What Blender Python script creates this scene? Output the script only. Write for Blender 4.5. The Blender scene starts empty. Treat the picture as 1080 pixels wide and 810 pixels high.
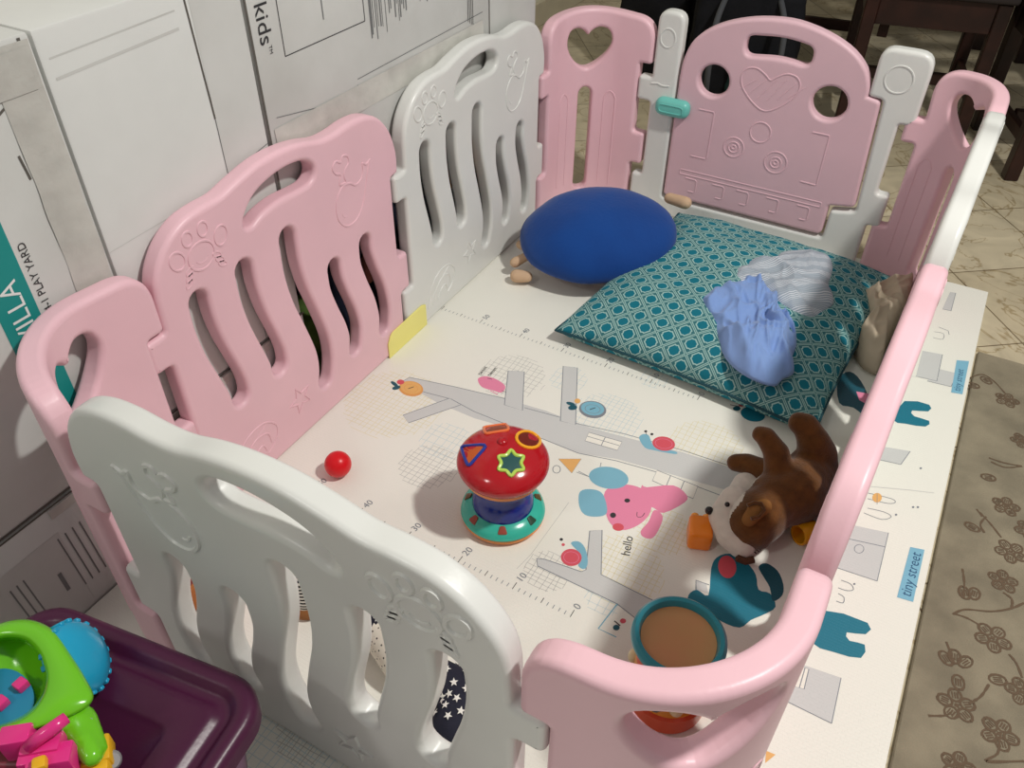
import bpy, bmesh, math, random
from mathutils import Vector, Matrix, noise
random.seed(4)
SC = bpy.context.scene
COL = SC.collection
# ------------------------------------------------------------------ camera
F_PX = 872.838
C_POS = Vector((0.38038865, -0.94070102, 1.07262513))
YAW, PITCH, ROLL = math.radians(28.8997889), math.radians(40.50711621), math.radians(0.6140938)
_f = Vector((-math.sin(YAW) * math.cos(PITCH), math.cos(YAW) * math.cos(PITCH), -math.sin(PITCH)))
_r = Vector((math.cos(YAW), math.sin(YAW), 0))
_u = _r.cross(_f)
RT = math.cos(ROLL) * _r + math.sin(ROLL) * _u
UP = -math.sin(ROLL) * _r + math.cos(ROLL) * _u
FW = _f
cam = bpy.data.cameras.new('camera')
cam.sensor_width = 36
cam.lens = F_PX / 1080 * 36
cam.clip_start = 0.01
camo = bpy.data.objects.new('camera', cam)
COL.objects.link(camo)
camo.matrix_world = Matrix((
    (RT.x, UP.x, -FW.x, C_POS.x), (RT.y, UP.y, -FW.y, C_POS.y), (RT.z, UP.z, -FW.z, C_POS.z), (0, 0, 0, 1)))
SC.camera = camo
SC.view_settings.view_transform = 'Standard'
SC.view_settings.look = 'None'
SC.view_settings.exposure = 0.0
SC.view_settings.gamma = 1.0
SC.view_settings.use_curve_mapping = False
# ------------------------------------------------------------------ light
W = bpy.data.worlds.new('room light')
SC.world = W
W.use_nodes = True
W.node_tree.nodes['Background'].inputs[0].default_value = (1.0, 0.985, 0.95, 1)
W.node_tree.nodes['Background'].inputs[1].default_value = 0.27
ld = bpy.data.lights.new('ceiling lamp', 'AREA')
ld.shape = 'DISK'
ld.size = 0.16
ld.energy = 46
ld.color = (1.0, 0.975, 0.92)
lo = bpy.data.objects.new('ceiling lamp', ld)
lo.location = (1.25, 0.08, 2.4)
lo.rotation_euler = (0.0, math.radians(24), 0)
COL.objects.link(lo)

l2 = bpy.data.lights.new('second ceiling lamp', 'AREA')
l2.shape = 'DISK'; l2.size = 0.3; l2.energy = 9; l2.color = (1.0, 0.97, 0.92)
l2o = bpy.data.objects.new('second ceiling lamp', l2)
l2o.location = (-0.7, -2.3, 2.5)
l2o.rotation_euler = (math.radians(38), 0, math.radians(-12))
COL.objects.link(l2o)

def at(px, py, z=0.0):
    """floor-parallel plane at height z under a point of the photograph"""
    d = FW + RT * (px - 540) / F_PX - UP * (py - 405) / F_PX
    t = (z - C_POS.z) / d.z
    return C_POS + d * t

def at_x(px, py, x):
    d = FW + RT * (px - 540) / F_PX - UP * (py - 405) / F_PX
    return C_POS + d * ((x - C_POS.x) / d.x)

def at_y(px, py, y):
    d = FW + RT * (px - 540) / F_PX - UP * (py - 405) / F_PX
    return C_POS + d * ((y - C_POS.y) / d.y)

# ------------------------------------------------------------------ materials
def lin(c):
    c = c / 255.0
    return c / 12.92 if c <= 0.04045 else ((c + 0.055) / 1.055) ** 2.4

def mat(name, rgb, rough=0.5, noise_scale=0, noise_amt=0.0, bump=0.0, bump_scale=50, spec=0.5, metal=0.0, rgb2=None, sheen=0.0, sss=0.0):
    m = bpy.data.materials.new(name)
    m.use_nodes = True
    nt = m.node_tree
    b = nt.nodes['Principled BSDF']
    c = (lin(rgb[0]), lin(rgb[1]), lin(rgb[2]), 1)
    b.inputs['Base Color'].default_value = c
    b.inputs['Roughness'].default_value = rough
    b.inputs['Metallic'].default_value = metal
    b.inputs['Specular IOR Level'].default_value = spec
    if sheen:
        b.inputs['Sheen Weight'].default_value = sheen
    if sss:
        b.inputs['Subsurface Weight'].default_value = sss
        b.inputs['Subsurface Radius'].default_value = (.01, .005, .004)
    tc = nt.nodes.new('ShaderNodeTexCoord')
    if noise_amt:
        n = nt.nodes.new('ShaderNodeTexNoise')
        n.inputs['Scale'].default_value = noise_scale
        n.inputs['Detail'].default_value = 6
        nt.links.new(tc.outputs['Object'], n.inputs['Vector'])
        mx = nt.nodes.new('ShaderNodeMix')
        mx.data_type = 'RGBA'
        c2 = rgb2 or tuple(max(0, v * (1 - noise_amt)) for v in rgb)
        mx.inputs[6].default_value = c
        mx.inputs[7].default_value = (lin(c2[0]), lin(c2[1]), lin(c2[2]), 1)
        rp = nt.nodes.new('ShaderNodeMapRange')
        rp.inputs[1].default_value = 0.35
        rp.inputs[2].default_value = 0.7
        nt.links.new(n.outputs[0], rp.inputs[0])
        nt.links.new(rp.outputs[0], mx.inputs[0])
        nt.links.new(mx.outputs[2], b.inputs['Base Color'])
    if bump:
        n2 = nt.nodes.new('ShaderNodeTexNoise')
        n2.inputs['Scale'].default_value = bump_scale
        n2.inputs['Detail'].default_value = 4
        nt.links.new(tc.outputs['Object'], n2.inputs['Vector'])
        bp = nt.nodes.new('ShaderNodeBump')
        bp.inputs['Strength'].default_value = bump
        bp.inputs['Distance'].default_value = 0.002
        nt.links.new(n2.outputs[0], bp.inputs['Height'])
        nt.links.new(bp.outputs[0], b.inputs['Normal'])
    return m

PINK = mat('pink plastic', (240, 196, 206), 0.38, 6, 0.03, 0.05, 260, spec=.4)
PINKF = mat('soft pink gate plastic', (228, 190, 200), 0.45, 6, 0.03, 0.08, 260, spec=.4)
WHITE = mat('white plastic', (228, 229, 225), 0.30, 6, 0.03, 0.05, 260, spec=.4)
AQUA = mat('aqua plastic', (110, 196, 186), 0.35)

# ------------------------------------------------------------------ mesh helpers
def link(o, parent=None):
    COL.objects.link(o)
    if parent is not None:
        o.parent = parent
    return o

def obj(name, bm, mats, parent=None, smooth=True, loc=None, rz=None, wn=False, recalc=True):
    me = bpy.data.meshes.new(name)
    if recalc:
        bmesh.ops.recalc_face_normals(bm, faces=bm.faces[:])
    bm.to_mesh(me)
    bm.free()
    if not isinstance(mats, (list, tuple)):
        mats = [mats]
    for m in mats:
        me.materials.append(m)
    if smooth:
        for p in me.polygons:
            p.use_smooth = True
        if smooth != 'all':
            me.set_sharp_from_angle(angle=math.radians(42))
    o = bpy.data.objects.new(name, me)
    link(o, parent)
    if loc is not None:
        o.location = loc
    if rz is not None:
        o.rotation_euler = (0, 0, rz)
    if wn:
        md = o.modifiers.new('normals', 'WEIGHTED_NORMAL')
        md.keep_sharp = True
    return o

def tag(o, label=None, cat=None, group=None, kind=None):
    if label: o['label'] = label
    if cat: o['category'] = cat
    if group: o['group'] = group
    if kind: o['kind'] = kind
    return o

def empty(name, loc, label, cat, group=None, rz=0):
    o = bpy.data.objects.new(name, None)
    o.empty_display_size = 0.05
    link(o)
    o.location = loc
    o.rotation_euler = (0, 0, rz)
    return tag(o, label, cat, group)

def set_mi(bm, start, mi):
    bm.faces.ensure_lookup_table()
    for f in bm.faces[start:]:
        f.material_index = mi

def box(bm, x0, x1, y0, y1, z0, z1, bev=0.0, seg=2, M=None, mi=0):
    out_bm, bm = bm, bmesh.new()
    r = bmesh.ops.create_cube(bm, size=1)
    vs = r['verts']
    for v in vs:
        v.co = Vector(((x0 + x1) / 2 + v.co.x * (x1 - x0), (y0 + y1) / 2 + v.co.y * (y1 - y0), (z0 + z1) / 2 + v.co.z * (z1 - z0)))
    if bev:
        es = list({e for v in vs for e in v.link_edges})
        g = bmesh.ops.bevel(bm, geom=es, offset=bev, segments=seg, profile=0.5, affect='EDGES')
        vs = list({v for v in vs if v.is_valid} | set(g['verts']))
    if M is not None:
        bmesh.ops.transform(bm, matrix=M, verts=vs)
    for f in bm.faces: f.material_index = mi
    me = bpy.data.meshes.new('tmp'); bm.to_mesh(me); bm.free()
    out_bm.from_mesh(me); bpy.data.meshes.remove(me)

def tube(bm, pts, r, seg=8, closed=False, mi=0, squash=None, cap=True):
    """swept tube; r a number or list"""
    pts = [Vector(p) for p in pts]
    n = len(pts)
    n0 = len(bm.faces)
    rings = []
    up = None
    for i, p in enumerate(pts):
        if closed:
            d = (pts[(i + 1) % n] - pts[i - 1])
        else:
            d = pts[min(i + 1, n - 1)] - pts[max(i - 1, 0)]
        if d.length < 1e-9: d = Vector((1, 0, 0))
        d.normalize()
        if up is None:
            a = Vector((0, 0, 1)) if abs(d.z) < 0.9 else Vector((1, 0, 0))
            up = (a - d * a.dot(d)).normalized()
        else:
            up = (up - d * up.dot(d)).normalized()
        s = d.cross(up)
        rr = r[i] if isinstance(r, (list, tuple)) else r
        ring = []
        for k in range(seg):
            a = 2 * math.pi * k / seg
            ring.append(bm.verts.new(p + up * (math.cos(a) * rr) + s * (math.sin(a) * rr)))
        rings.append(ring)
    m = n if closed else n - 1
    for i in range(m):
        A, B = rings[i], rings[(i + 1) % n]
        for k in range(seg):
            bm.faces.new((A[k], A[(k + 1) % seg], B[(k + 1) % seg], B[k]))
    if not closed and cap:
        bm.faces.new(rings[0][::-1])
        bm.faces.new(rings[-1])
    set_mi(bm, n0, mi)

def lathe(bm, prof, seg=48, c=(0, 0, 0), mi=0, M=None, sx=1, sy=1):
    n0 = len(bm.faces)
    rings = []
    for (r, z) in prof:
        if r < 1e-5:
            rings.append([bm.verts.new((c[0], c[1], c[2] + z))])
        else:
            rings.append([bm.verts.new((c[0] + sx * r * math.cos(2 * math.pi * k / seg), c[1] + sy * r * math.sin(2 * math.pi * k / seg), c[2] + z)) for k in range(seg)])
    for A, B in zip(rings, rings[1:]):
        for k in range(seg):
            k2 = (k + 1) % seg
            if len(A) == 1 and len(B) == 1: continue
            if len(A) == 1: bm.faces.new((A[0], B[k2], B[k]))
            elif len(B) == 1: bm.faces.new((A[k], A[k2], B[0]))
            else: bm.faces.new((A[k], A[k2], B[k2], B[k]))
    set_mi(bm, n0, mi)
    if M is not None:
        bmesh.ops.transform(bm, matrix=M, verts=[v for g in rings for v in g])

def catmull(P, n=6, closed=True):
    out = []
    N = len(P)
    rng = range(N) if closed else range(N - 1)
    for i in rng:
        if closed:
            p0, p1, p2, p3 = P[i - 1], P[i], P[(i + 1) % N], P[(i + 2) % N]
        else:
            p0, p1, p2, p3 = P[max(i - 1, 0)], P[i], P[i + 1], P[min(i + 2, N - 1)]
        for k in range(n):
            t = k / n
            out.append(tuple(0.5 * ((2 * b) + (-a + c) * t + (2 * a - 5 * b + 4 * c - d) * t * t + (-a + 3 * b - 3 * c + d) * t ** 3)
                             for a, b, c, d in zip(p0, p1, p2, p3)))
    if not closed: out.append(tuple(P[-1]))
    return out

def roundpoly(P, n=5):
    """P: (x, y, r) closed, corners rounded"""
    out = []
    N = len(P)
    for i in range(N):
        a, b, c = Vector(P[i - 1][:2]), Vector(P[i][:2]), Vector(P[(i + 1) % N][:2])
        r = P[i][2] if len(P[i]) > 2 else 0
        if r <= 0:
            out.append(tuple(b)); continue
        d1, d2 = (a - b), (c - b)
        l1, l2 = d1.length, d2.length
        d1.normalize(); d2.normalize()
        ang = math.acos(max(-1, min(1, d1.dot(d2))))
        if ang > math.pi - 0.02:
            out.append(tuple(b)); continue
        t = min(r / math.tan(ang / 2), l1 * .49, l2 * .49)
        A, B = b + d1 * t, b + d2 * t
        for k in range(n + 1):
            s = k / n
            q = A * (1 - s) ** 2 + b * 2 * s * (1 - s) + B * s * s
            out.append((q.x, q.y))
    return out

def plate(loops, th, bev, res=3):
    """2D loops (first the outline, the others holes) -> bmesh, x=u, z=height, y=thickness, rounded lips"""
    cu = bpy.data.curves.new('tmp', 'CURVE')
    cu.dimensions = '2D'
    cu.fill_mode = 'BOTH'
    cu.extrude = max(th / 2 - bev, 0.0005)
    cu.bevel_depth = bev
    cu.bevel_resolution = res
    cu.offset = -bev
    for L in loops:
        D = []
        for q in L:
            if not D or math.hypot(q[0] - D[-1][0], q[1] - D[-1][1]) > 4e-4: D.append(q)
        if math.hypot(D[0][0] - D[-1][0], D[0][1] - D[-1][1]) < 4e-4: D.pop()
        L = D
        s = cu.splines.new('POLY')
        s.points.add(len(L) - 1)
        for p, q in zip(s.points, L):
            p.co = (q[0], q[1], 0, 1)
        s.use_cyclic_u = True
    o = bpy.data.objects.new('tmp', cu)
    COL.objects.link(o)
    dg = bpy.context.evaluated_depsgraph_get()
    me = bpy.data.meshes.new_from_object(o.evaluated_get(dg))
    bm = bmesh.new()
    bm.from_mesh(me)
    bpy.data.objects.remove(o)
    bpy.data.curves.remove(cu)
    bpy.data.meshes.remove(me)
    bmesh.ops.remove_doubles(bm, verts=bm.verts[:], dist=0.00002)
    for v in bm.verts:
        v.co = Vector((v.co.x, -v.co.z, v.co.y))
    for f in bm.faces: f.material_index = 0
    return bm

def text_faces(bm, s, origin, xdir, ydir, size, mi, align='LEFT', lift=None, depth=0.0):
    cu = bpy.data.curves.new('t', 'FONT')
    cu.body = s
    cu.size = size
    cu.align_x = align
    cu.resolution_u = 3
    cu.extrude = depth
    o = bpy.data.objects.new('t', cu)
    COL.objects.link(o)
    dg = bpy.context.evaluated_depsgraph_get()
    me = bpy.data.meshes.new_from_object(o.evaluated_get(dg))
    xd, yd = Vector(xdir).normalized(), Vector(ydir).normalized()
    zd = xd.cross(yd)
    origin = Vector(origin)
    n0 = len(bm.faces)
    vs = [bm.verts.new(origin + xd * v.co.x + yd * v.co.y + zd * v.co.z) for v in me.vertices]
    for p in me.polygons:
        try: bm.faces.new([vs[i] for i in p.vertices])
        except ValueError: pass
    set_mi(bm, n0, mi)
    bpy.data.objects.remove(o); bpy.data.curves.remove(cu); bpy.data.meshes.remove(me)

def blob(name, caps, mats, parent=None, voxel=0.005, smooth_it=6, mi_fn=None, disp=None):
    """soft continuous body: capsules (p0, r0, p1, r1) fused by voxel remesh"""
    bm = bmesh.new()
    for c in caps:
        p0, r0, p1, r1 = c
        p0, p1 = Vector(p0), Vector(p1)
        L = (p1 - p0).length
        n = max(2, int(L / (min(r0, r1) * 0.35)) + 1)
        for i in range(n):
            t = i / (n - 1)
            r = r0 + (r1 - r0) * t
            bmesh.ops.create_icosphere(bm, subdivisions=2, radius=r, matrix=Matrix.Translation(p0.lerp(p1, t)))
    me = bpy.data.meshes.new('tmp'); bm.to_mesh(me); bm.free()
    o = bpy.data.objects.new('tmp', me); COL.objects.link(o)
    m = o.modifiers.new('r', 'REMESH'); m.mode = 'VOXEL'; m.voxel_size = voxel
    s = o.modifiers.new('s', 'SMOOTH'); s.factor = 0.5; s.iterations = smooth_it
    dg = bpy.context.evaluated_depsgraph_get()
    m2 = bpy.data.meshes.new_from_object(o.evaluated_get(dg))
    bpy.data.objects.remove(o); bpy.data.meshes.remove(me)
    bm = bmesh.new(); bm.from_mesh(m2); bpy.data.meshes.remove(m2)
    bm.normal_update()
    if disp:
        for v in bm.verts: v.co += v.normal * disp(v.co)
    if mi_fn:
        for f in bm.faces: f.material_index = mi_fn(f.calc_center_median())
    return obj(name, bm, mats, parent, smooth='all')

def inv_place(root, p):
    """world point -> coordinates in an unrotated thing at root.location"""
    return Vector(p) - root.location
# ================================================================== SETTING
def tile_material():
    m = bpy.data.materials.new('marble floor tile'); m.use_nodes = True
    nt = m.node_tree; b = nt.nodes['Principled BSDF']
    tc = nt.nodes.new('ShaderNodeTexCoord')
    mp = nt.nodes.new('ShaderNodeMapping')
    ang = math.radians(-37.0)
    mp.inputs['Rotation'].default_value = (0, 0, ang)
    # after rotation: x along the 37 degree joints, y across them
    y_off = 0.554 - 3 * 0.28
    x_off = 0.0
    d = Vector((0.57, 0.952)); x_at = d.x * math.cos(ang) - d.y * math.sin(ang)
    mp.inputs['Location'].default_value = (-x_at + 0.28 * 8, -0.554 + 0.28 * 8, 0)
    nt.links.new(tc.outputs['Object'], mp.inputs['Vector'])
    br = nt.nodes.new('ShaderNodeTexBrick')
    br.offset = 0.0; br.squash = 1.0
    br.inputs['Scale'].default_value = 1.0
    br.inputs['Brick Width'].default_value = 0.28
    br.inputs['Row Height'].default_value = 0.28
    br.inputs['Mortar Size'].default_value = 0.0017
    br.inputs['Mortar Smooth'].default_value = 0.1
    br.inputs['Bias'].default_value = 0.0
    br.inputs['Color1'].default_value = (lin(212), lin(200), lin(172), 1)
    br.inputs['Color2'].default_value = (lin(196), lin(183), lin(154), 1)
    br.inputs['Mortar'].default_value = (lin(120), lin(104), lin(80), 1)
    nt.links.new(mp.outputs[0], br.inputs['Vector'])
    n = nt.nodes.new('ShaderNodeTexNoise'); n.inputs['Scale'].default_value = 9; n.inputs['Detail'].default_value = 9
    n.inputs['Distortion'].default_value = 1.6
    nt.links.new(tc.outputs['Object'], n.inputs['Vector'])
    rp = nt.nodes.new('ShaderNodeMapRange'); rp.inputs[1].default_value = .3; rp.inputs[2].default_value = .75
    rp.inputs[3].default_value = 1.06; rp.inputs[4].default_value = 0.78
    nt.links.new(n.outputs[0], rp.inputs[0])
    w = nt.nodes.new('ShaderNodeTexNoise'); w.inputs['Scale'].default_value = 3.2; w.inputs['Detail'].default_value = 12; w.inputs['Distortion'].default_value = 3
    nt.links.new(tc.outputs['Object'], w.inputs['Vector'])
    vr = nt.nodes.new('ShaderNodeValToRGB')
    vr.color_ramp.elements[0].position = .485; vr.color_ramp.elements[0].color = (1, 1, 1, 1)
    vr.color_ramp.elements[1].position = .515; vr.color_ramp.elements[1].color = (1, 1, 1, 1)
    e = vr.color_ramp.elements.new(.5); e.color = (.62, .55, .44, 1)
    nt.links.new(w.outputs[0], vr.inputs[0])
    m1 = nt.nodes.new('ShaderNodeVectorMath'); m1.operation = 'SCALE'
    nt.links.new(br.outputs[0], m1.inputs[0]); nt.links.new(rp.outputs[0], m1.inputs['Scale'])
    m2 = nt.nodes.new('ShaderNodeVectorMath'); m2.operation = 'MULTIPLY'
    nt.links.new(m1.outputs[0], m2.inputs[0]); nt.links.new(vr.outputs[0], m2.inputs[1])
    nt.links.new(m2.outputs[0], b.inputs['Base Color'])
    b.inputs['Roughness'].default_value = .28
    return m

FZ = -0.012
bm = bmesh.new(); box(bm, -1.3, 2.6, -2.2, 4.2, FZ - .05, FZ)
tag(obj('floor', bm, tile_material(), smooth=False), kind='structure')
WALLM = mat('cream wall paint', (226, 220, 196), .75, 3, .04, .1, 60)
bm = bmesh.new(); box(bm, -1.35, -1.25, -2.2, 4.2, FZ, 2.6)
tag(obj('wall_left', bm, WALLM, smooth=False), kind='structure')
bm = bmesh.new(); box(bm, -1.25, 2.6, 4.1, 4.2, FZ, 2.6)
tag(obj('wall_back', bm, mat('dim back wall paint', (120, 112, 98), .8, 3, .05), smooth=False), kind='structure')
bm = bmesh.new(); box(bm, -1.25, -1.235, -2.2, 4.1, FZ, .08, .003)
tag(obj('baseboard_left', bm, mat('beige skirting tile', (206, 196, 170), .35, 8, .06), smooth=False), kind='structure')

# ------------------------------------------------------------------ play mat
def mat_surface():
    m = bpy.data.materials.new('quilted vinyl mat'); m.use_nodes = True
    nt = m.node_tree; b = nt.nodes['Principled BSDF']
    b.inputs['Base Color'].default_value = (lin(241), lin(238), lin(226), 1)
    b.inputs['Roughness'].default_value = .5
    return m, nt, b
def add_quilt(m):
    nt = m.node_tree; b = nt.nodes['Principled BSDF']
    tc = nt.nodes.new('ShaderNodeTexCoord')
    br = nt.nodes.new('ShaderNodeTexBrick')
    br.inputs['Scale'].default_value = 1
    br.inputs['Brick Width'].default_value = .0105; br.inputs['Row Height'].default_value = .0052
    br.inputs['Mortar Size'].default_value = .0006; br.inputs['Mortar Smooth'].default_value = .6
    br.inputs['Color1'].default_value = (1, 1, 1, 1); br.inputs['Color2'].default_value = (1, 1, 1, 1); br.inputs['Mortar'].default_value = (0, 0, 0, 1)
    nt.links.new(tc.outputs['Object'], br.inputs['Vector'])
    bp = nt.nodes.new('ShaderNodeBump'); bp.inputs['Strength'].default_value = .35; bp.inputs['Distance'].default_value = .0006
    nt.links.new(br.outputs[0], bp.inputs['Height'])
    n = nt.nodes.new('ShaderNodeTexNoise'); n.inputs['Scale'].default_value = 7; n.inputs['Detail'].default_value = 2
    nt.links.new(tc.outputs['Object'], n.inputs['Vector'])
    b2 = nt.nodes.new('ShaderNodeBump'); b2.inputs['Strength'].default_value = .25; b2.inputs['Distance'].default_value = .006
    nt.links.new(n.outputs[0], b2.inputs['Height']); nt.links.new(bp.outputs[0], b2.inputs['Normal'])
    nt.links.new(b2.outputs[0], b.inputs['Normal'])
def ink(name, rgb, rough=.5):
    m = mat(name, rgb, rough); add_quilt(m); return m
mm = mat('quilted vinyl mat', (238, 237, 227), .48); add_quilt(mm)
MM = [mm, ink('grey print', (206, 207, 205)), ink('grey outline print', (128, 134, 142)), ink('pink print', (232, 138, 170)),
      ink('light blue print', (126, 182, 202)), ink('red print', (216, 84, 98)), ink('teal print', (18, 116, 138)),
      ink('ochre print', (232, 178, 106)), ink('black print', (52, 50, 52)), ink('yellow hatch print', (230, 222, 184)),
      ink('blue hatch print', (206, 220, 222)), ink('grey hatch print', (196, 196, 190)), ink('white print', (240, 237, 226)),
      ink('label blue print', (128, 184, 208)), ink('label ink', (30, 78, 118)), ink('dark teal print', (20, 84, 100)), ink('orange print', (226, 160, 90))]
(G, GL, PK, LB, RD, TL, OC, BK, YH, BH, GH, WH, LBL, LI, DT, ORG) = range(1, 17)
bm = bmesh.new()
box(bm, -.5225, .569, -1.5, .992, FZ + .0005, 0)
_z = [0.00005]
_hold = [False]
def poly(P, mi, smooth_n=0, z=None):
    """P in photograph pixels on the mat"""
    Q = [at(x, y) for x, y in P]
    if smooth_n: Q = [Vector(q) for q in catmull([tuple(q) for q in Q], smooth_n)]
    wpoly(Q, mi, z)
def wpoly(Q, mi, z=None):
    if z is None:
        _z[0] += 0.000003; z = _z[0]
    vs = [bm.verts.new((q[0], q[1], z)) for q in Q]
    f = bm.faces.new(vs); f.material_index = mi
    if f.calc_area() and (f.normal_update() or f.normal.z < 0): f.normal_flip()
def ribbon(Q, w, mi, closed=False):
    """world polyline drawn with width w"""
    if not _hold[0]: _z[0] += 0.000003
    z = _z[0]
    Q = [Vector((q[0], q[1], 0)) for q in Q]
    n = len(Q)
    if n < 2: return
    L, R = [], []
    for i in range(n):
        d = (Q[(i + 1) % n] - Q[i - 1]) if closed else (Q[min(i + 1, n - 1)] - Q[max(i - 1, 0)])
        if d.length < 1e-9: d = Vector((1, 0, 0))
        d.normalize(); s = Vector((-d.y, d.x, 0)) * w / 2
        L.append(bm.verts.new((Q[i].x + s.x, Q[i].y + s.y, z))); R.append(bm.verts.new((Q[i].x - s.x, Q[i].y - s.y, z)))
    for i in range(n if closed else n - 1):
        j = (i + 1) % n
        f = bm.faces.new((R[i], R[j], L[j], L[i])); f.material_index = mi
def line(P, mi=GL, w=.0016, closed=False, n=0):
    Q = [tuple(at(x, y)) for x, y in P]
    if n: Q = catmull(Q, n, closed)
    ribbon(Q, w, mi, closed)
def ell(cx, cy, rx, ry, rot=0, n=28):
    c, s = math.cos(math.radians(rot)), math.sin(math.radians(rot))
    return [(cx + rx * math.cos(a) * c - ry * math.sin(a) * s, cy + rx * math.cos(a) * s + ry * math.sin(a) * c) for a in [2 * math.pi * k / n for k in range(n)]]
def hatch(cx, cy, r, mi, step=.012, wob=.15, ang=0.0):
    c = at(cx, cy)
    _z[0] += 0.000003; _hold[0] = True
    ca, sa = math.cos(ang), math.sin(ang)
    for d in (0, 1):
        k = -r + step / 2
        while k < r:
            h = math.sqrt(max(r * r - k * k, 0)) * (1 - wob * random.random())
            h2 = math.sqrt(max(r * r - k * k, 0)) * (1 - wob * random.random())
            P = []
            for t in (-h, -h * .3, h2 * .4, h2):
                jx = k + random.uniform(-1, 1) * step * .12
                a, b_ = (jx, t) if d else (t, jx)
                P.append((c.x + a * ca - b_ * sa, c.y + a * sa + b_ * ca))
            ribbon(P, .0010, mi)
            k += step * random.uniform(.7, 1.3)
    _hold[0] = False
# hatched clouds
hatch(415, 425, .1, YH, .011); hatch(540, 397, .07, GH, .011); hatch(640, 440, .07, BH, .012); hatch(452, 492, .055, GH, .010); hatch(470, 465, .05, BH, .014)
hatch(600, 400, .04, BH, .014); hatch(578, 602, .04, GH, .009); hatch(655, 600, .07, YH, .01); hatch(700, 560, .05, YH, .01)
hatch(640, 630, .035, BH, .011); hatch(300, 800, .08, BH, .012); hatch(330, 770, .05, GH, .012); hatch(745, 470, .07, YH, .011); hatch(690, 400, .03, BH, .012)
# grey lanes
def lane(P, outline=True):
    poly(P, G)
    if outline: line(P, GL, .0016, True)
lane([(423, 403), (432, 398), (480, 408), (530, 420), (575, 433), (625, 452), (720, 477), (830, 512), (812, 530), (700, 498), (650, 484), (610, 478), (560, 458), (500, 441), (462, 425)], False)
line([(423, 403), (432, 398), (480, 408), (535, 421)])
line([(553, 430), (590, 440)]); line([(605, 446), (660, 458), (720, 475), (830, 511)])
line([(476, 421), (500, 434), (560, 458), (610, 478), (650, 486), (700, 500), (780, 530)])
line([(423, 403), (430, 409), (476, 421)])
lane([(425, 438), (431, 446), (486, 427), (474, 420)])
lane([(536, 391), (553, 392), (551, 433), (532, 427)])
lane([(594, 386), (609, 388), (607, 448), (591, 444)])
lane([(567, 597), (566, 589), (575, 590), (613, 603), (618, 601), (622, 560), (635, 559), (634, 606), (684, 631), (760, 665), (740, 690), (690, 668), (651, 637)])
line([(651, 637), (631, 663), (650, 672)], LB, .002)
# windows on the lane
def panes(P, n):
    poly(P, WH); line(P, GL, .0014, True)
    for k in range(1, n):
        t = k / n
        a = (P[0][0] + (P[1][0] - P[0][0]) * t, P[0][1] + (P[1][1] - P[0][1]) * t)
        b = (P[3][0] + (P[2][0] - P[3][0]) * t, P[3][1] + (P[2][1] - P[3][1]) * t)
        line([a, b], GL, .0014)
panes([(621, 456), (656, 466), (651, 475), (617, 465)], 2)
line([(619, 460), (653, 470)], GL, .0014)
panes([(693, 496), (736, 513), (731, 526), (688, 507)], 3)
# ladder / arch details
line([(610, 497), (622, 503), (632, 497), (634, 488)], GL, .0012); line([(608, 498), (630, 506)], GL, .0012)
line(ell(587, 495, 4, 4), GL, .0014, True)
poly([(589, 484), (613, 484), (603, 499)], OC); line([(589, 484), (613, 484), (603, 499)], GL, .001, True)
# birds and buttons
def button(cx, cy, rx, ry, mi, rim):
    poly(ell(cx, cy, rx, ry, 8), rim); poly(ell(cx, cy - 1, rx * .85, ry * .8, 8), mi); line(ell(cx, cy - .5, rx * .55, ry * .5, 8), rim, .001, True)
    line([(cx - 3, cy), (cx + 3, cy - 2)], BK, .002)
button(433.5, 410, 13, 8, OC, ORG); poly(ell(422.5, 403, 4, 2.6), RD)
poly(ell(416, 405, 4.5, 1.8, 35), DT); poly(ell(418, 409, 4.5, 2, -15), DT)
button(625, 432, 14.5, 9, LB, GL); poly(ell(609, 423, 3.2, 2.6), OC)
poly(ell(602, 426, 5, 1.8, 15), DT); poly(ell(604, 430, 4.8, 2.6, -5), DT)
poly([(504, 400), (510, 397), (518, 398), (527, 402), (533, 408), (529, 414), (520, 412), (508, 408)], PK, 4)
line([(529, 412), (534, 414)], BK, .001); line([(514, 399), (519, 400)], BK, .0014); line([(517, 412), (525, 416)], PK, .002)
# snails
poly([(674, 462), (678, 458), (684, 459), (687, 466), (692, 472), (712, 476), (712, 479), (690, 475), (680, 472)], LB, 3)
poly(ell(700, 468, 12, 7.5, 8), RD); line(ell(700, 468, 9, 5, 8), PK, .0008, True)
line([(682, 459), (681, 455)], BK, .0008); poly(ell(681, 455, 1.6, 1.2), BK); poly(ell(687.5, 458, 1.6, 1.2), BK)
poly([(602, 573), (610, 571), (617, 578), (620, 592), (617, 600), (610, 597), (610, 583)], LB, 3)
poly(ell(602.5, 588, 11, 9, 5), RD); line(ell(602.5, 588, 8, 6, 5), PK, .0008, True)
poly(ell(592, 569, 1.8, 1.5), BK); poly(ell(594, 574.5, 1.8, 1.5), RD)
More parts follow.
